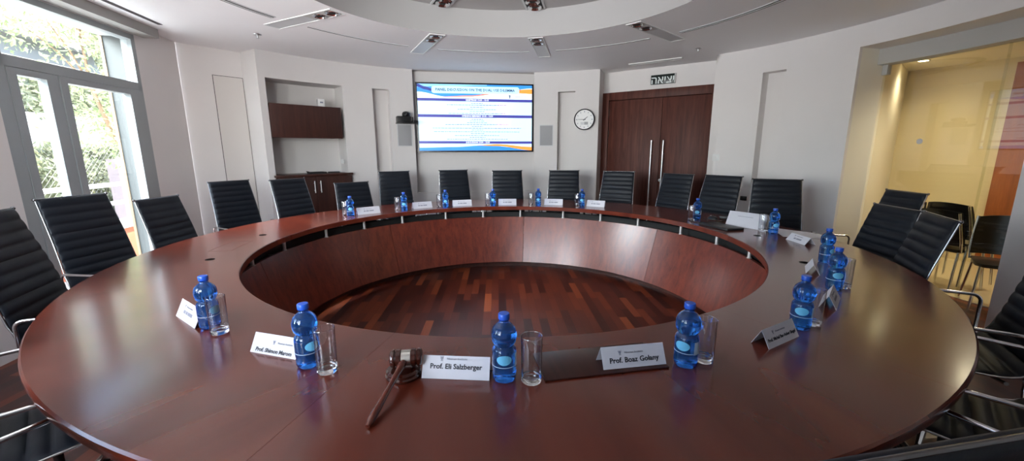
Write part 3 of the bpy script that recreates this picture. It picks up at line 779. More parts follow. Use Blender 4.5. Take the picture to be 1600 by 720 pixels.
# paper sheets
def sheet(label, c, w, d, rz, z, curl=0.0):
    m_ = MB(); n = 8; vs, fs = [], []
    for i in range(n+1):
        x = -w/2+w*i/n; zz = curl*(2*i/n-1)**2
        vs += [(x, -d/2, zz), (x, d/2, zz)]
    fs = [(2*i, 2*i+2, 2*i+3, 2*i+1) for i in range(n)]
    o = ob('paper_sheet', m_.add(vs, fs), 'paper', None, 60); place(o, (c[0], c[1], ZT+z), rz); return tag(o, label, 'paper', 'paper sheets at the right of the table')
sheet('lower white paper sheet fanned out at the right table edge', (2.26, 3.10), .21, .297, rad(70), .001)
sheet('upper white paper sheet lying across the lower one at the right table edge', (2.245, 3.22), .21, .297, rad(40), .003)

# desk pad
a = facing((.095, 1.069), (.483, 1.142)); c = Vector((.289, 1.1055))+Vector((-sin(a), cos(a)))*.083
o = ob('desk_pad', MB().box(-.197, .197, -.083, .083, 0, .005, .0015), wood('desk_pad_wood', [(.25, '200b08'), (.8, '43190f')], scale=(26, 2, 20), rough=.35), None)
place(o, (c.x, c.y, ZT+.0006), a); tag(o, 'thin dark brown desk pad under a nameplate at the near table edge', 'desk pad')
PADZ = .006
for o in list(COL.objects):
    if o.get('label') == 'white folded nameplate standing on the dark desk pad': o.location.z += PADZ-.0004

# gavel and sound block
gb = ob('sound_block', MB().lathe([(0, 0), (.050, 0), (.052, .003), (.052, .008), (.047, .012), (.047, .014), (.050, .017), (.050, .020), (.044, .026), (0, .027)], 40), 'gavel', None)
place(gb, (-.326, 1.108, ZT+.0005), 0); tag(gb, 'round dark wooden sound block beneath the gavel', 'sound block')
hd = Vector((-.350, .868)); hc = Vector((-.316, 1.112)); dirh = (hc-hd).normalized()
gv = thing('gavel', 'wooden judge gavel with pale metal band resting on its sound block', 'gavel', (hc.x, hc.y, ZT+.0285), math.atan2(dirh.y, dirh.x)+rad(0))
HR = .0275; headrot = math.atan2(.012, .09)-(math.atan2(dirh.y, dirh.x))
headprof = [(0, -.047), (.019, -.047), (.0245, -.044), (.0265, -.040), (.0265, -.034), (.0225, -.031), (.0225, -.029), (.0262, -.027), (.0262, -.016), (.0215, -.0145), (.0215, .0145), (.0262, .016), (.0262, .027),
            (.0225, .029), (.0225, .031), (.0265, .034), (.0265, .040), (.0245, .044), (.019, .047), (0, .047)]
HM = Matrix.Translation((0, 0, HR)) @ Matrix.Rotation(headrot, 4, 'Z') @ Matrix.Rotation(pi/2, 4, 'Y')
ob('gavel_head', MB().lathe(headprof, 32, mat=HM), 'gavel', gv)
ob('metal_band', MB().lathe([(.0217, -.0140), (.0232, -.0132), (.0232, .0132), (.0217, .0140)], 32, mat=HM, close=True), 'brass', gv)
Lh = (hc-hd).length; z1 = HR-.004; z0 = .008-.0285
hp = []; hr = []
for i in range(15):
    t_ = i/14; x = -.022-(Lh-.022)*t_; hp.append((x, 0, z1+(z0-z1)*t_))
    hr.append(1.22*[.0085, .0098, .0085, .0068, .0075, .0064, .0062, .0064, .0068, .0072, .0078, .0082, .0084, .0078, .0045][i])
ob('handle', MB().tube(hp, hr, 14), 'gavelred', gv, 60)

# laptop gear at the far right of the table
lp = thing('laptop', 'closed black laptop lying at the inner edge of the table on the right', 'laptop', (1.805, 3.45, ZT+.0005), rad(106))
ob('laptop_base', MB().box(-.165, .165, -.085, .085, 0, .013, .003), 'blackplastic', lp); ob('laptop_lid', MB().box(-.165, .165, -.085, .085, .0135, .020, .003), 'blackplastic', lp)
ad = thing('power_adapter', 'black power adapter brick with its lead, behind the closed laptop', 'adapter', (2.06, 3.86, ZT+.0005), rad(-30))
ob('adapter_brick', MB().box(-.055, .055, -.025, .025, 0, .03, .006), 'blackplastic', ad)
ob('lead', MB().tube([(.055, 0, .012), (.09, .02, .004), (.14, .0, .003), (.18, -.05, .003), (.2, -.12, .003)], .003, 6), 'blackplastic', ad)
ms = thing('computer_mouse', 'black computer mouse near the bottle at the far right', 'mouse', (1.93, 3.85, ZT+.0005), rad(20))
mm = MB(); mm.lathe([(0, 0), (.03, 0), (.034, .006), (.031, .020), (.02, .031), (0, .035)], 24, mat=Matrix.Scale(1.6, 4, (0, 1, 0)))
ob('mouse_body', mm, 'blackplastic', ms); ob('scroll_wheel', MB().lathe([(0, -.003), (.007, -.003), (.007, .003), (0, .003)], 14, mat=Matrix.Translation((0, .025, .031)) @ Matrix.Rotation(pi/2, 4, 'Y')), 'grille', ms)
cb = ob('cable', MB().tube([(1.72, 3.90, ZT+.004), (1.68, 3.78, ZT+.004), (1.70, 3.68, ZT+.004), (1.80, 3.66, ZT+.004), (1.90, 3.69, ZT+.004), (1.99, 3.75, ZT+.004), (2.12, 3.80, ZT+.004)], .0035, 6), 'blackplastic', None, 60)
tag(cb, 'loose black cable looping over the table beside the far right bottle', 'cable')
cb = ob('cable', MB().tube([(1.84, 3.84, ZT+.011), (1.90, 3.75, ZT+.011), (2.02, 3.71, ZT+.011), (2.15, 3.70, ZT+.011), (2.26, 3.60, ZT+.008)], .0035, 6), 'blackplastic', None, 60)
tag(cb, 'second black cable running behind the big white folded sign', 'cable')

# ================================================================ WALL THINGS
# --- big screen
loc, rz = frame_at(TVA, 3.62)
tv = thing('wall_screen', 'large wall mounted display showing a blue and orange conference programme slide', 'screen', loc, rz)
X0, X1, Z0, Z1 = -.905, .94, 1.375, 2.430
fw = .022
mb = MB(); mb.box(X0, X1, .0, .075, Z0, Z1, .004); ob('screen_housing', mb, 'screenblack', tv)
mb = MB()
for a in ((X0, X0+fw, Z0, Z1), (X1-fw, X1, Z0, Z1), (X0, X1, Z1-fw, Z1), (X0, X1, Z0, Z0+fw)): mb.box(a[0], a[1], -.006, .001, a[2], a[3])
ob('bezel', mb, 'screenblack', tv, 0)
ob('wall_bracket', MB().box(-.3, .3, .075, .088, 1.7, 2.1), 'blackplastic', tv, 0)
sx0, sx1, sz0, sz1 = X0+fw, X1-fw, Z0+fw, Z1-fw
def UV(u, v): return (sx0+(sx1-sx0)*u, sz1-(sz1-sz0)*v)
ES = .60
def em(n, c, k=1.0): return emis('screen_'+n, c, ES*k)
mb = MB(); mb.box(sx0, sx1, -.0015, -.0005, sz0, sz1); ob('slide_background', mb, em('pale', (.66, .86, 1.0)), tv, 0)
def ribbon(name, top, bot, mat, lay):
    n = 40; m_ = MB(); vs, fs = [], []
    u0, u1 = top[0][0], top[-1][0]
    def ev(k, u):
        for a, b_ in zip(k, k[1:]):
            if a[0] <= u <= b_[0]+1e-9:
                t = (u-a[0])/max(1e-9, b_[0]-a[0]); t = t*t*(3-2*t); return a[1]+(b_[1]-a[1])*t
        return k[-1][1]
    for i in range(n+1):
        u = u0+(u1-u0)*i/n; p, q = UV(u, ev(top, u)), UV(u, ev(bot, u)); y = -.002-.0006*lay
        vs += [(p[0], y, p[1]), (q[0], y, q[1])]
    fs = [(2*i, 2*i+1, 2*i+3, 2*i+2) for i in range(n)]
    return ob(name, m_.add(vs, fs), mat, tv, 0)
cblue, cnavy, corange, cred, cwhite = em('blue', (.04, .30, .88)), em('navy', (.03, .05, .30)), em('orange', (1.0, .36, .06)), em('red', (.95, .25, .16)), em('white', (.92, .97, 1.0))
clight = em('light_blue', (.30, .66, 1.0)); cbar = em('bar', (.06, .06, .34)); cpink = em('pink', (.92, .74, .90)); ctext = em('slate', (.02, .06, .18), .6); cfaint = em('faint', (.16, .22, .40), .8)
ribbon('lower_white_band', [(0, .06), (1, .06)], [(0, .205), (1, .205)], cwhite, 0)
ribbon('top_wave', [(0, 0), (1, 0)], [(0, .115), (.25, .185), (.45, .165), (.72, .105), (1, .04)], cblue, 1)
ribbon('wave_highlight', [(0, 0), (.2, .0), (.6, .0)], [(0, .05), (.2, .03), (.6, .012)], clight, 2)
ribbon('navy_swoosh', [(0, .0), (.07, .04), (.14, .075)], [(0, .045), (.07, .085), (.14, .115)], cnavy, 3)
ribbon('red_curve', [(.2, .185), (.45, .162), (.72, .10), (.9, .062)], [(.2, .192), (.45, .178), (.72, .125), (.9, .082)], cred, 3)
ribbon('orange_tail', [(.84, .07), (1, .055)], [(.84, .115), (1, .125)], corange, 2)
def rrect(u0, u1, v0, v1, rad_, lay, mat, name):
    p, q = UV(u0, v1), UV(u1, v0); poly = []
    for cx, cz, a0 in ((q[0]-rad_, q[1]-rad_, 0), (p[0]+rad_, q[1]-rad_, 90), (p[0]+rad_, p[1]+rad_, 180), (q[0]-rad_, p[1]+rad_, 270)):
        for i in range(7): a = rad(a0+15*i); poly.append((cx+rad_*cos(a), cz+rad_*sin(a)))
    y = -.002-.0006*lay
    return ob(name, MB().prism(poly, y, y+.0003, 'y'), mat, tv, 0)
rrect(.122, .885, .028, .135, .035, 5, em('title_box', (.55, .86, 1.0)), 'title_box')
def stext(name, body, size, u, v, mat, lay=7, bold=0.0, spacing=1.0):
    o = link(name, text_mesh(body, size, mat, bold=bold, spacing=spacing, extrude=.0002, res=1), tv); p = UV(u, v); o.location = (p[0], -.002-.0006*lay, p[1]); return o
stext('slide_title', 'PANEL DISCUSSION ON THE DUAL USE DILEMMA', .056, .50, .082, ctext, bold=.0015)
stext('slide_logo', 'Neaman Institute', .030, .90, .172, ctext)
o = link('slide_logo_mark', emblem(.05).mesh('slide_logo_mark', ctext, 0), tv); p = UV(.80, .172); o.location = (p[0], -.006, p[1])
for v0, v1, txt in ((.208, .248, 'GREETINGS 13:00 - 13:15'), (.448, .490, 'OPENING REMARKS 13:15 - 13:30'), (.852, .890, 'DISCUSSION 13:30 - 15:00')):
    ribbon('section_bar', [(0, v0), (1, v0+.006)], [(0, v1), (1, v1+.006)], cbar, 3)
    stext('bar_text', txt, .034, .512, (v0+v1)/2+.003, cwhite, bold=.0012)
# faint lines of small programme text (unreadable in the photograph): rows of short dashes
def lines(vs_):
    m_ = MB(); rnd = random.Random(3)
    for v, w in vs_:
        u = .51-w/2
        while u < .51+w/2:
            du = rnd.uniform(.008, .03); p, q = UV(u, v+.004), UV(min(u+du, .51+w/2), v-.004); m_.box(p[0], q[0], -.0062, -.0060, p[1], q[1]); u += du+.005
    return m_
for blk in ([(.278, .10), (.305, .52), (.338, .12), (.37, .34), (.4, .13), (.432, .5)], [(.52, .1), (.545, .13), (.572, .18), (.6, .56), (.628, .1), (.655, .78), (.682, .1), (.71, .76), (.738, .12), (.768, .4), (.795, .14), (.823, .54)]):
    ob('programme_text', lines(blk), cfaint, tv, 0)
for u0, u1, v0, v1 in ((.69, .825, .262, .34), (.72, .785, .33, .445), (.68, .80, .50, .64)): rrect(u0, u1, v0, v1, .03, 4, cpink, 'pink_shape')
ribbon('bottom_wave', [(0, .955), (.3, .945), (.6, .918), (.85, .955), (1, 1.0)], [(0, 1), (.3, 1), (.6, 1), (.85, 1), (1, 1.001)], cblue, 2)
ribbon('bottom_orange', [(.5, .918), (.68, .902), (1, .945)], [(.5, .922), (.68, .93), (1, 1.0)], corange, 3)

# --- speaker grilles (in-wall), camera, clock, exit sign, switches
def wall_item(ang, z, r=RW): 
    q = P(r, ang, z); return (q.x, q.y, z), -rad(ang)
for a, lab in ((-25.75, 'square grey in-wall speaker grille under the camera, left of the screen'), (9.45, 'square grey in-wall speaker grille right of the screen')):
    loc, rz = wall_item(a, 1.63, RW-.004); t = thing('wall_speaker', lab, 'speaker', loc, rz, 'in-wall speakers')
    ob('grille', MB().box(-.100, .100, -.004, .004, -.155, .155, .002), 'grille', t)
    fm = MB()
    for b4 in ((-.112, -.100, -.167, .167), (.100, .112, -.167, .167), (-.1, .1, .155, .167), (-.1, .1, -.167, -.155)): fm.box(b4[0], b4[1], -.006, .005, b4[2], b4[3])
    ob('frame', fm, 'lens', t, 0)
loc, rz = wall_item(-25.4, 1.80, RW-.005); t = thing('conference_camera', 'black video conference camera on a small wall shelf left of the screen', 'camera', loc, rz)
ob('shelf', MB().box(-.15, .13, -.16, .0, 0, .014, .003), 'blackplastic', t); ob('camera_base', MB().box(-.145, .06, -.14, -.02, .014, .105, .008), 'blackplastic', t)
ob('camera_head', MB().lathe([(0, .10), (.045, .10), (.062, .115), (.062, .145), (.05, .165), (.02, .178), (0, .18)], 24, mat=Matrix.Translation((.0, -.08, 0))), 'blackplastic', t)
ob('lens', MB().lathe([(0, 0), (.026, 0), (.026, .03), (.020, .034), (0, .034)], 20, mat=Matrix.Translation((.0, -.135, .135)) @ Matrix.Rotation(pi/2, 4, 'X')), 'screenblack', t)
ob('cable_box', MB().box(.085, .17, -.12, -.03, .014, .05, .006), 'blackplastic', t); ob('antenna', MB().box(.085, .10, -.09, -.07, .014, .10, .002), 'blackplastic', t)

loc, rz = wall_item(18.9, 1.865, RW-.03); t = thing('wall_clock', 'round white wall clock with dark rim and small digital display', 'clock', loc, rz)
RX = Matrix.Rotation(pi/2, 4, 'X')
ob('rim', MB().lathe([(.146, -.0), (.146, .024), (.154, .030), (.160, .026), (.160, -.022), (.146, -.022)], 56, mat=RX, close=True), 'screenblack', t)
ob('dial', MB().lathe([(0, -.02), (.147, -.02), (.147, .012), (0, .012)], 56, mat=RX), 'white', t)
mb = MB()
for k in range(12):
    a = pi/6*k; s = .012 if k % 3 == 0 else .008
    mb.box(-s/2, s/2, -.0145, -.012, .108, .128, mat=Matrix.Rotation(a, 4, 'Y'))
ob('hour_mark', mb, 'greyink', t, 0)
mb = MB().prism([(-.006, -.02), (.006, -.02), (.003, .068), (-.003, .068)], -.016, -.0145, 'y', mat=Matrix.Rotation(rad(50), 4, 'Y')); ob('hour_hand', mb, 'ink', t, 0)
mb = MB().prism([(-.004, -.02), (.004, -.02), (.002, .10), (-.002, .10)], -.0185, -.017, 'y', mat=Matrix.Rotation(rad(-89), 4, 'Y')); ob('minute_hand', mb, 'ink', t, 0)
ob('digital_display', MB().box(-.058, -.005, -.0142, -.0115, -.078, -.038), 'lens', t, 0); ob('digital_display', MB().box(.0, .058, -.0142, -.0115, -.078, -.036), 'grille', t, 0)

loc, rz = frame_at(DA, DD-.005, 2.42, .042); t = thing('exit_sign', 'dark green exit sign with white Hebrew letters above the double door', 'sign', loc, rz)
mdark = flat('dark_green_sign', (.004, .012, .010), rough=.35)
ob('sign_panel', MB().box(-.172, .172, -.0, .03, -.066, .066, .003), mdark, t)
ob('sign_frame', MB().box(.172, .180, -.012, .03, -.070, .070), 'white', t, 0)
o = link('sign_letters', text_mesh('\u05d4\u05d0\u05d9\u05e6\u05d9', .15, emis('sign_white', (.5, .54, .53), .35), bold=.0015, extrude=.001), t); o.location = (0, -.0015, -.012)

loc, rz = wall_item(49.0, 1.295, RW-.006); t = thing('light_switch', 'small white light switch on the wall right of the double door', 'switch', loc, rz)
ob('switch_plate', MB().box(-.045, .045, -.005, .006, -.045, .045, .003), 'white', t); ob('rocker', MB().box(-.02, .02, -.009, -.004, -.025, .025, .002), 'white', t)
loc, rz = wall_item(55.2, .785, RW-.006); t = thing('wall_outlet', 'small black socket low on the wall left of the tall right niche', 'outlet', loc, rz)
ob('outlet_plate', MB().box(-.04, .04, -.005, .006, -.027, .027, .003), 'blackplastic', t); ob('socket', MB().lathe([(0, 0), (.016, 0), (.016, .003), (.012, .004), (0, .002)], 18, mat=Matrix.Translation((0, -.004, 0)) @ RX), 'blackshell', t)

# --- cabinet niche: upper cabinet, base cabinet and the things on them
CA = -46.6
loc, rz = frame_at(CA, 3.64); t = thing('upper_cabinet', 'dark wooden wall cabinet hanging inside the niche on the left', 'cabinet', loc, rz)
ob('cabinet_body', MB().box(-.470, .425, .02, .35, 1.575, 1.985), 'darkwood', t, 0)
ob('flap_door', MB().box(-.474, .43, -.002, .019, 1.570, 1.990, .002), 'darkwood', t)
loc, rz = frame_at(CA, 3.595); t = thing('base_cabinet', 'dark wooden base cabinet with two white bar handles at the foot of the niche', 'cabinet', loc, rz)
ob('cabinet_body', MB().box(-.445, .445, .022, .39, .08, 1.062), 'darkwood', t, 0); ob('worktop', MB().box(-.505, .51, -.02, .048, 1.063, 1.092, .003), 'darkwood', t)
ob('worktop_back', MB().box(-.455, .455, .048, .39, 1.063, 1.092), 'darkwood', t, 0); ob('kick_board', MB().box(-.44, .44, .06, .08, 0, .08), 'blackplastic', t, 0)
for sgn, x0, x1 in ((-1, -.50, -.001), (1, .001, .50)):
    d = ob('cabinet_door', MB().box(x0, x1, 0, .021, .09, 1.058, .002), 'darkwood', t)
    hm = MB().tube([(sgn*.04, -.028, .84), (sgn*.04, -.028, 1.0)], .0065, 8)
    for z in (.87, .97): hm.tube([(sgn*.04, -.028, z), (sgn*.04, .001, z)], .004, 6)
    ob('bar_handle', hm, 'white', d)
loc, rz = frame_at(CA, 3.74, 1.9905, .205); t = thing('router_box', 'small white box standing on top of the upper wall cabinet', 'box', loc, rz)
ob('box_body', MB().box(-.045, .045, -.03, .03, 0, .105, .006), 'white', t); ob('box_label', MB().box(-.02, .02, -.0312, -.03, .05, .07), 'greyink', t, 0)
loc, rz = frame_at(CA, 3.72, 1.0925, .06); t = thing('serving_tray', 'black shallow tray on the base cabinet worktop', 'tray', loc, rz)
mb = MB(); mb.box(-.10, .10, -.07, .07, 0, .006, .002)
for b4 in ((-.105, -.098, -.075, .075), (.098, .105, -.075, .075), (-.1, .1, -.075, -.068), (-.1, .1, .068, .075)): mb.box(b4[0], b4[1], b4[2], b4[3], .0, .022)
ob('tray_body', mb, 'blackplastic', t, 0); ob('tray_handle', MB().tube([(-.10, -.03, .016), (-.128, -.022, .03), (-.128, .022, .03), (-.10, .03, .016)], .006, 8), 'blackplastic', t)
loc, rz = frame_at(CA, 3.73, 1.0925, .30); t = thing('remote_phone', 'small black handset lying right of the tray on the base cabinet', 'phone', loc, rz)
ob('handset', MB().box(-.075, .075, -.03, .03, 0, .018, .006), 'blackplastic', t); ob('keypad', MB().box(-.03, .05, -.018, .018, .0175, .019), 'grille', t, 0)
loc, rz = frame_at(CA, 3.72, 1.25, .44); t = thing('small_outlet', 'small white socket low on the right side of the cabinet niche', 'outlet', loc, rz+pi/2)
ob('outlet_plate', MB().box(-.04, .04, -.001, .012, -.03, .03, .003), 'white', t); ob('socket', MB().lathe([(0, 0), (.016, 0), (.016, .003), (0, .002)], 18, mat=RX), 'lens', t)

# ================================================================ CEILING FITTINGS
def fixture(label, ang):
    q = P(0, 0); t = thing('ceiling_light', label, 'ceiling light', (TCX, TCY, ZC), pi/2-rad(ang), 'radial ceiling lights')
    # local x radial
    w = .075; fm = MB()
    for x0, x1, y0, y1 in ((1.665, 2.60, -w-.008, -w), (1.665, 2.60, w, w+.008), (1.665, 1.673, -w, w), (2.592, 2.60, -w, w)): fm.box(x0, x1, y0, y1, -.007, .0)
    ob('frame', fm, 'white', t, 0)
    ob('diffuser', MB().box(2.03, 2.592, -w, w, -.0035, -.001), 'lens', t, 0); ob('lamp_plate', MB().box(1.673, 2.03, -w, w, -.003, -.001), 'greybeam', t, 0)
    for x in (1.735, 1.90):
        m_ = MB().lathe([(.064, -.001), (.064, -.010), (.058, -.014), (.052, -.010), (.046, -.004), (.0, -.0035)], 28, mat=Matrix.Translation((x, 0, 0)))
        l = ob('spot_reflector', m_, 'reflector', t)
        ob('bulb', MB().lathe([(0, -.004), (.030, -.004), (.028, -.008), (0, -.012)], 20, mat=Matrix.Translation((x, 0, 0))), 'dark', l)
    return t
for i, (a, lab) in enumerate(((-62.4, 'left radial ceiling light, above the recess wall beside the window'), (-26.0, 'radial ceiling light above the left edge of the screen'), (10.6, 'radial ceiling light above the right edge of the screen'), (47.2, 'right radial ceiling light, toward the corner of the door recess'))):
    fixture(lab, a)
def upper_fixture(a, lab):
    t = thing('recessed_spotlight', lab, 'ceiling light', (TCX, TCY, ZD), pi/2-rad(a), 'spotlights in the raised ceiling centre'); w = .085
    ob('housing', MB().box(1.26, 1.60, -w, w, -.006, -.001), 'dark', t, 0)
    fm = MB()
    for x0, x1, y0, y1 in ((1.24, 1.61, -w-.02, -w), (1.24, 1.61, w, w+.02)): fm.box(x0, x1, y0, y1, -.010, 0)
    ob('frame', fm, 'lens', t, 0)
    for x in (1.36, 1.52):
        l = ob('spot_reflector', MB().lathe([(.074, -.006), (.074, -.022), (.066, -.030), (.056, -.022), (.046, -.012), (0, -.010)], 28, mat=Matrix.Translation((x, 0, 0))), 'reflector', t)
        ob('bulb', MB().lathe([(0, -.012), (.034, -.012), (.03, -.018), (0, -.022)], 20, mat=Matrix.Translation((x, 0, 0))), 'dark', l)
upper_fixture(-25.2, 'recessed twin spotlight in the raised centre, left one'); upper_fixture(11.0, 'recessed twin spotlight in the raised centre, right one')
def slot(lab, a0, a1, double):
    t = thing('air_slot', lab, 'air vent', (TCX, TCY, ZC), 0, 'curved air slots in the ceiling')
    ob('slot_frame', MB().arc(2.290, 2.300, a0, a1, -.005, 0), 'lens', t)
    ob('slot_opening', MB().arc(2.300, 2.322, a0, a1, -.003, -.0008), 'gap', t)
    if double:
        ob('slot_opening', MB().arc(2.338, 2.356, a0, a1, -.003, -.0008), 'gap', t); ob('slot_blade', MB().arc(2.322, 2.338, a0, a1, -.006, 0), 'lens', t)
slot('curved air slot between the left light and the light above the screen edge', -58.0, -30.2, False)
slot('curved air slot centred above the screen', -21.6, 6.6, False)
slot('curved air slot between the right screen light and the door corner light', 15.0, 43.0, False)
slot('double curved air slot on the right half of the ceiling', 51.0, 78.5, True)
slot('double curved air slot on the left, toward the window', -95.0, -66.4, True)
for (x, y), lab in (((-2.05, 3.92), None), ):
    pass
def sprinkler(x, y, lab):
    t = thing('sprinkler', lab, 'sprinkler', (x, y, ZC), 0, 'ceiling sprinklers')
    ob('rosette', MB().lathe([(0, 0), (.04, 0), (.036, -.008), (.012, -.012), (0, -.012)], 20), 'steel', t); ob('head', MB().lathe([(0, -.012), (.008, -.012), (.006, -.035), (.016, -.037), (.016, -.040), (0, -.040)], 14), 'steel', t)
sprinkler(-2.66, 4.57, 'small ceiling sprinkler at the left, over the cabinet niche corner'); sprinkler(2.26, 5.24, 'small ceiling sprinkler at the right, near the door recess corner')
loc, rz = frame_at(35.4, 3.52, ZC, .0); t = thing('linear_grille', 'straight white air grille in the ceiling before the exit sign', 'air vent', loc, rz)
ob('grille_frame', MB().box(-.36, .36, -.06, -.045, -.012, 0), 'white', t, 0); ob('grille_blade', MB().box(-.36, .36, -.045, .045, -.004, -.001), 'lens', t, 0); ob('grille_edge', MB().box(-.36, .36, .045, .055, -.008, 0), 'white', t, 0)
m_ = slab(W, -2.6, -.05, -.30, -.26, ZC-.004, ZC-.001); o = ob('window_air_slot', m_, 'gap', None, 0); tag(o, 'dark straight air slot in the ceiling along the window blind box', 'air vent')

# ================================================================ CORRIDOR CHAIRS AND PLANT
def shell_chair():
    t = thing('stacking_chair', 'proto', 'chair')
    n, m_ = 14, 12; vs, fs = [], []
    for side in (0, 1):
        for i in range(n+1):
            z = .50+.36*i/n; w = .225-.03*(i/n)**3
            for j in range(m_+1):
                u = -1+2*j/m_; y = -.19-.07*(i/n)+.045*u*u; vs.append((u*w, y-(.012 if side else 0), z+.02*(1-u*u)*(i == n)))
    q = (n+1)*(m_+1)
    for i in range(n):
        for j in range(m_):
            a = i*(m_+1)+j; fs += [(a, a+1, a+m_+2, a+m_+1), (q+a, q+a+m_+1, q+a+m_+2, q+a+1)]
    edge = [j for j in range(m_+1)]+[i*(m_+1)+m_ for i in range(1, n+1)]+[n*(m_+1)+j for j in range(m_-1, -1, -1)]+[i*(m_+1) for i in range(n-1, 0, -1)]
    for a, b_ in zip(edge, edge[1:]+edge[:1]): fs.append((a, b_, q+b_, q+a))
    ob('backrest', MB().add(vs, fs), 'blackshell', t, 60)
    sv = []; sf = []
    poly = [(-.20, -.20), (.20, -.20), (.225, -.05), (.225, .16), (.19, .215), (-.19, .215), (-.225, .16), (-.225, -.05)]
    ob('seat', MB().prism(poly, .435, .462, 'z'), 'blackshell', t, 50)
    for sgn in (-1, 1):
        ob('back_post', MB().tube([(sgn*.215, -.17, .44), (sgn*.222, -.20, .55), (sgn*.212, -.235, .72), (sgn*.20, -.262, .86)], .013, 8), 'chrome', t, 60)
        ob('leg', MB().tube([(sgn*.19, .17, .44), (sgn*.215, .21, 0.0)], .0125, 10), 'chrome', t, 60); ob('leg', MB().tube([(sgn*.19, -.16, .44), (sgn*.22, -.24, 0.0)], .0125, 10), 'chrome', t, 60)
    ob('seat_rail', MB().tube([(-.19, .17, .43), (.19, .17, .43), (.19, -.16, .43), (-.19, -.16, .43), (-.19, .17, .43)], .010, 8), 'chrome', t, 60)
    return t
sc = shell_chair(); sc['group'] = 'black stacking chairs in the corridor'
sc.scale = (.92,)*3; place(sc, (4.50, 4.06, 0), rad(-81)); sc['label'] = 'black shell chair in the corridor behind the glass, lower one of the nested pair'
s2 = copy_tree(sc); place(s2, (4.545, 4.03, .07), rad(-81)); s2['label'] = 'black shell chair in the corridor nested on top of another, chrome edge showing'
s3 = copy_tree(sc); place(s3, (4.30, 3.40, 0), rad(140)); s3['label'] = 'single black shell chair with glossy back at the right of the corridor'
pp = thing('potted_plant', 'small potted plant on the corridor floor behind the stacking chairs', 'plant', (4.92, 3.66, 0))
ob('plant_pot', MB().lathe([(0, 0), (.09, 0), (.12, .2), (.125, .21), (.11, .21), (.10, .18), (0, .18)], 24), 'pot', pp)
lm = MB(); rnd = random.Random(5)
for k in range(60):
    a = rnd.uniform(0, 2*pi); l = rnd.uniform(.08, .2); e = rnd.uniform(.2, 1.2); d = Vector((cos(a)*cos(e), sin(a)*cos(e), sin(e))); s = d.cross(Vector((0, 0, 1))).normalized()*.025; b0 = Vector((cos(a)*.04, sin(a)*.04, .18))
    lm.add([b0, b0+d*l*.5+s, b0+d*l, b0+d*l*.5-s], [(0, 1, 2, 3)])
ob('foliage', lm, 'leaf', pp, 0)

# ================================================================ OUTDOORS BEYOND THE BALCONY DOOR
struct('ground', MB().add([W(-9, .12, -.02), W(24, .12, -.02), W(24, 14, -.02), W(-9, 14, -.02)], [(0, 1, 2, 3)]), 'palefloor', 'pale balcony floor outside', smooth=0)
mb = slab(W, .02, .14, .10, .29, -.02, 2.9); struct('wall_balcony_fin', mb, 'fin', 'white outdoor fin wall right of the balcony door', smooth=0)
struct('trim_5', slab(W, .012, .15, .29, .315, -.02, 2.9), 'tan', 'tan edge strip of the balcony fin wall', smooth=0)
struct('ceiling_balcony', slab(W, -2.6, .17, .12, .31, 2.50, 2.62), 'render', 'white soffit over the balcony door', smooth=0)
pw = thing('balcony_parapet', 'low terracotta parapet with white coping and white railing outside the balcony door', 'parapet')
ob('parapet_wall', slab(W, -6, 5, 1.28, 1.42, -.02, .42), 'terracotta', pw, 0); ob('coping', slab(W, -6, 5, 1.22, 1.48, .42, .50), 'render', pw, 0)
for z in (.98, .74): ob('rail', MB().tube([W(-6, 1.35, z), W(5, 1.35, z)], .027, 10), 'white', pw)
pm_ = MB().tube([(0, 0, .5), (0, 0, .98)], .018, 8).mesh('rail_post', 'white')
for k in range(5):
    q = W(-3.1+1.55*k, 1.35, 0); link('rail_post', pm_, pw, (q.x, q.y, 0))
# planting bed, wall, ivy bank, fence
struct('wall_garden', slab(W, 4.6, 8, 3.6, 3.8, -.02, 1.25), 'pinkrender', 'pale pink garden wall beyond the railing', smooth=0)
struct('ground_bank', MB().add([W(2, 4.4, -.02), W(14, 4.4, -.02), W(14, 4.9, 1.5), W(2, 4.9, 1.5)], [(0, 1, 2, 3)]).add([W(7.6, 5.3, 2.0), W(14, 5.3, 2.0), W(14, 6.6, 5.6), W(7.9, 6.6, 5.6)], [(0, 1, 2, 3)]).add([W(2, 5.3, 2.0), W(7.6, 5.3, 2.0), W(7.6, 5.7, 3.05), W(2, 5.7, 3.05)], [(0, 1, 2, 3)]), 'soil', 'planted bank beyond the balcony', smooth=0)
struct('wall_retaining', slab(W, 2, 14, 4.95, 5.3, -.02, 2.15), 'render', 'white retaining wall in the planted bank', smooth=0)
def leaves(pts, size, seed, flatness=.6):
    rnd = random.Random(seed); m_ = MB(); vs, fs = [], []
    for p in pts:
        a, e, r_ = rnd.uniform(0, 2*pi), rnd.uniform(-1, 1), rnd.uniform(0, 2*pi); s = size*rnd.uniform(.6, 1.4)
        n_ = Vector((cos(a)*.7+.7, sin(a)*.7, e)).normalized(); u = n_.orthogonal().normalized(); w_ = n_.cross(u); u, w_ = u*cos(r_)+w_*sin(r_), w_*cos(r_)-u*sin(r_)
        o = len(vs); p = Vector(p); vs += [p-u*s, p+w_*s*.45+n_*s*.15, p+u*s, p-w_*s*.45+n_*s*.15]; fs.append((o, o+1, o+2, o+3))
    return m_.add(vs, fs)
rnd = random.Random(11)
pts = []
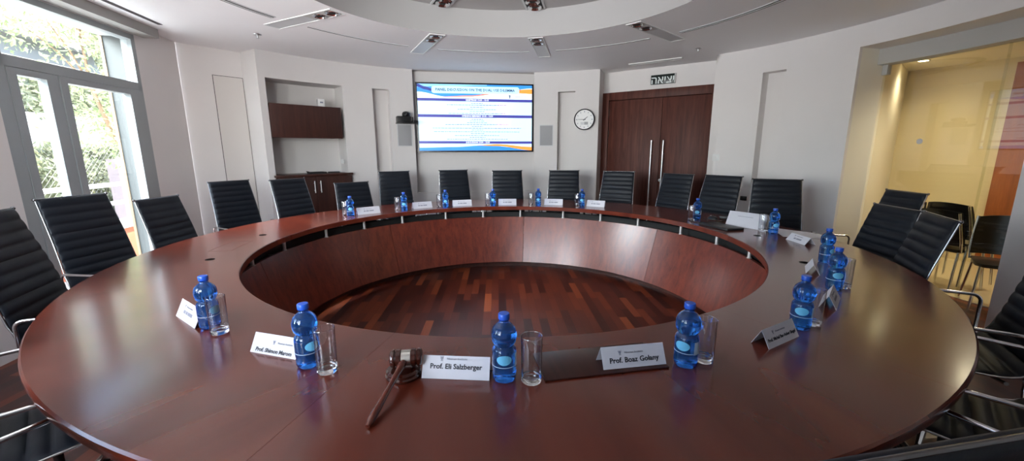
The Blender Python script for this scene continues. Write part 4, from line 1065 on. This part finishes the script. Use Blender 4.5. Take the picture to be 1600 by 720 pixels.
for k in range(30000):
    q = rnd.uniform(4.2, 10.5); t_ = rnd.random()
    if (math.sin(q*2.1+1)+math.sin(q*5.3+t_*9)+math.sin(t_*14+q)) < -1.1: continue
    if k % 5 < 2: pts.append(W(q, 4.4+.5*t_-.12+rnd.uniform(-.14, .05), 1.55*t_+rnd.uniform(-.1, .1)))
    elif q > 7.55 or t_ < .32: pts.append(W(q, 5.2+1.3*t_-.12+rnd.uniform(-.2, .05), 1.95+3.4*t_+rnd.uniform(-.1, .1)))
iv = ob('ivy', leaves(pts, .062, 2), 'ivy', None, 0); tag(iv, 'mass of ivy leaves covering the bank outside the balcony door', 'ivy', kind='stuff')
# chain link fence
m_ = MB()
for k in range(10, 110):
    s = k*.11
    for sg in (-1, 1):
        s_end = s+sg*1.6
        if 3 < s < 10 and 2.6 < s_end < 10.5: m_.tube([W(s, 4.0, .5), W(s_end, 4.0, 2.1)], .0022, 4, cap=False)
fe = thing('wire_fence', 'grey chain link fence in front of the ivy bank', 'fence')
ob('wire_mesh', m_, 'boxgrey', fe, 0)
fp = MB().tube([(0, 0, 0), (0, 0, 2.15)], .022, 8).mesh('fence_post', 'steel')
for s in (3.2, 5.5, 7.8, 10.1): q = W(s, 4.0, 0); link('fence_post', fp, fe, (q.x, q.y, 0))
# tree: trunk, boughs, crown
tr = thing('garden_tree', 'thin leaning tree with bright green leaves outside the balcony door', 'tree')
b0 = W(3.25, 2.3, -.02); pts_t = [b0, W(3.23, 2.32, .7), W(3.16, 2.35, 1.2), W(2.92, 2.4, 1.7), W(2.74, 2.45, 2.4), W(2.8, 2.5, 3.2)]
ob('trunk', MB().tube(pts_t, [.05, .045, .038, .032, .025, .012], 8), 'bark', tr, 60)
bm_ = MB(); ends = []
for k in range(12):
    p = pts_t[2+k % 4]; a = rnd.uniform(0, 2*pi); q = Vector(p)+Vector((cos(a)*.6, sin(a)*.6, rnd.uniform(.2, .8))); bm_.tube([p, (Vector(p)+q)/2+Vector((0, 0, .08)), q], [.016, .011, .005], 6); ends.append(q)
ob('bough', bm_, 'bark', tr, 60)
lp_ = []
for k in range(4200):
    e = rnd.choice(ends+[Vector(pts_t[5])]); g = Vector((rnd.gauss(0, .28), rnd.gauss(0, .28), rnd.gauss(0, .26))); lp_.append(e+g)
ob('foliage', leaves(lp_, .042, 4), 'leaf', tr, 0)
# pale building behind
bd = thing('neighbouring_building', 'sunlit pale building high beyond the ivy bank', 'building')
ob('building_wall', slab(W, 3, 12.4, 9.0, 9.3, -.02, 7.0), 'render', bd, 0); ob('building_roof_edge', slab(W, 3, 12.6, 8.6, 9.4, 4.6, 4.9), 'greybeam', bd, 0)

# ================================================================ LIGHT
wd = bpy.data.worlds.new('sky'); SC.world = wd; wd.use_nodes = True; nt = wd.node_tree
bg = nt.nodes['Background']; sky = nt.nodes.new('ShaderNodeTexSky')
try:
    sky.sky_type = 'NISHITA'; sky.sun_disc = False; sky.sun_elevation = rad(50); sky.sun_rotation = rad(120); sky.altitude = 100
except Exception: pass
nt.links.new(sky.outputs[0], bg.inputs[0]); bg.inputs[1].default_value = 1.0
def sun(name, e, elev, azim, col):
    l = bpy.data.lights.new(name, 'SUN'); l.energy = e; l.angle = rad(.6); l.color = col; o = bpy.data.objects.new(name, l); COL.objects.link(o)
    d = Vector((sin(rad(azim))*cos(rad(elev)), cos(rad(azim))*cos(rad(elev)), sin(rad(elev)))); o.rotation_euler = d.to_track_quat('Z', 'Y').to_euler()
sun('sun', 15.0, 52, 62, (1, .95, .87))
def area(name, p, target, sx, sy, e, col):
    l = bpy.data.lights.new(name, 'AREA'); l.shape = 'RECTANGLE'; l.size = sx; l.size_y = sy; l.energy = e; l.color = col
    o = bpy.data.objects.new(name, l); COL.objects.link(o); o.location = p
    o.rotation_euler = (Vector(p)-Vector(target)).to_track_quat('Z', 'Y').to_euler()
    return o
area('skylight_balcony', W(-.7, 2.6, 4.1), W(-.7, -1.5, .9), 3.0, 2.0, 2700, (.93, .97, 1))
for a0, at, e in ((203.5, -22, 40), (227.5, 12, 44)):  # added fill lamps outside the invented rear windows
    o = area('rear_fill_light', P(3.98, a0, 1.62), P(2.8, at, 2.35), 1.2, 1.3, e, (.97, .98, 1)); o.data.spread = rad(100)
    area('rear_fill_light', P(4.0, a0, 1.62), P(0, 0, 1.35), 1.2, 1.3, 7, (.95, .97, 1))
for x, y, e in ((4.86, 5.0, 15), (5.6, 3.6, 16), (4.62, 3.75, 44)):  # last spot is added fill that brightens the reveal by the glass
    l = bpy.data.lights.new('corridor_lamp_and_fill', 'SPOT'); l.energy = e*1.7; l.color = (1, .86, .62); l.spot_size = rad(150); l.spot_blend = .8; l.shadow_soft_size = .06
    o = bpy.data.objects.new('corridor_lamp_and_fill', l); COL.objects.link(o); o.location = (x, y, ZK-.03)

# ================================================================ CAMERA
F_PX, PITCH_C, ROLL = 634.2, .1952, -.0035
cam = bpy.data.cameras.new('camera'); cam.sensor_width = 36; cam.lens = F_PX/1600*36; cam.clip_start = .02
co = bpy.data.objects.new('camera', cam); COL.objects.link(co)
Rt = Vector((1, 0, 0)); Fw = Vector((0, cos(PITCH_C), -sin(PITCH_C))); Up = Vector((0, sin(PITCH_C), cos(PITCH_C)))
c, s = cos(ROLL), sin(ROLL)
rt = Rt*c+Up*s; up = -Rt*s+Up*c; bk = -Fw
co.matrix_world = Matrix(((rt.x, up.x, bk.x, 0), (rt.y, up.y, bk.y, 0), (rt.z, up.z, bk.z, 1.40), (0, 0, 0, 1)))
SC.camera = co
SC.view_settings.view_transform = 'Standard'; SC.view_settings.look = 'None'; SC.view_settings.exposure = 0.27
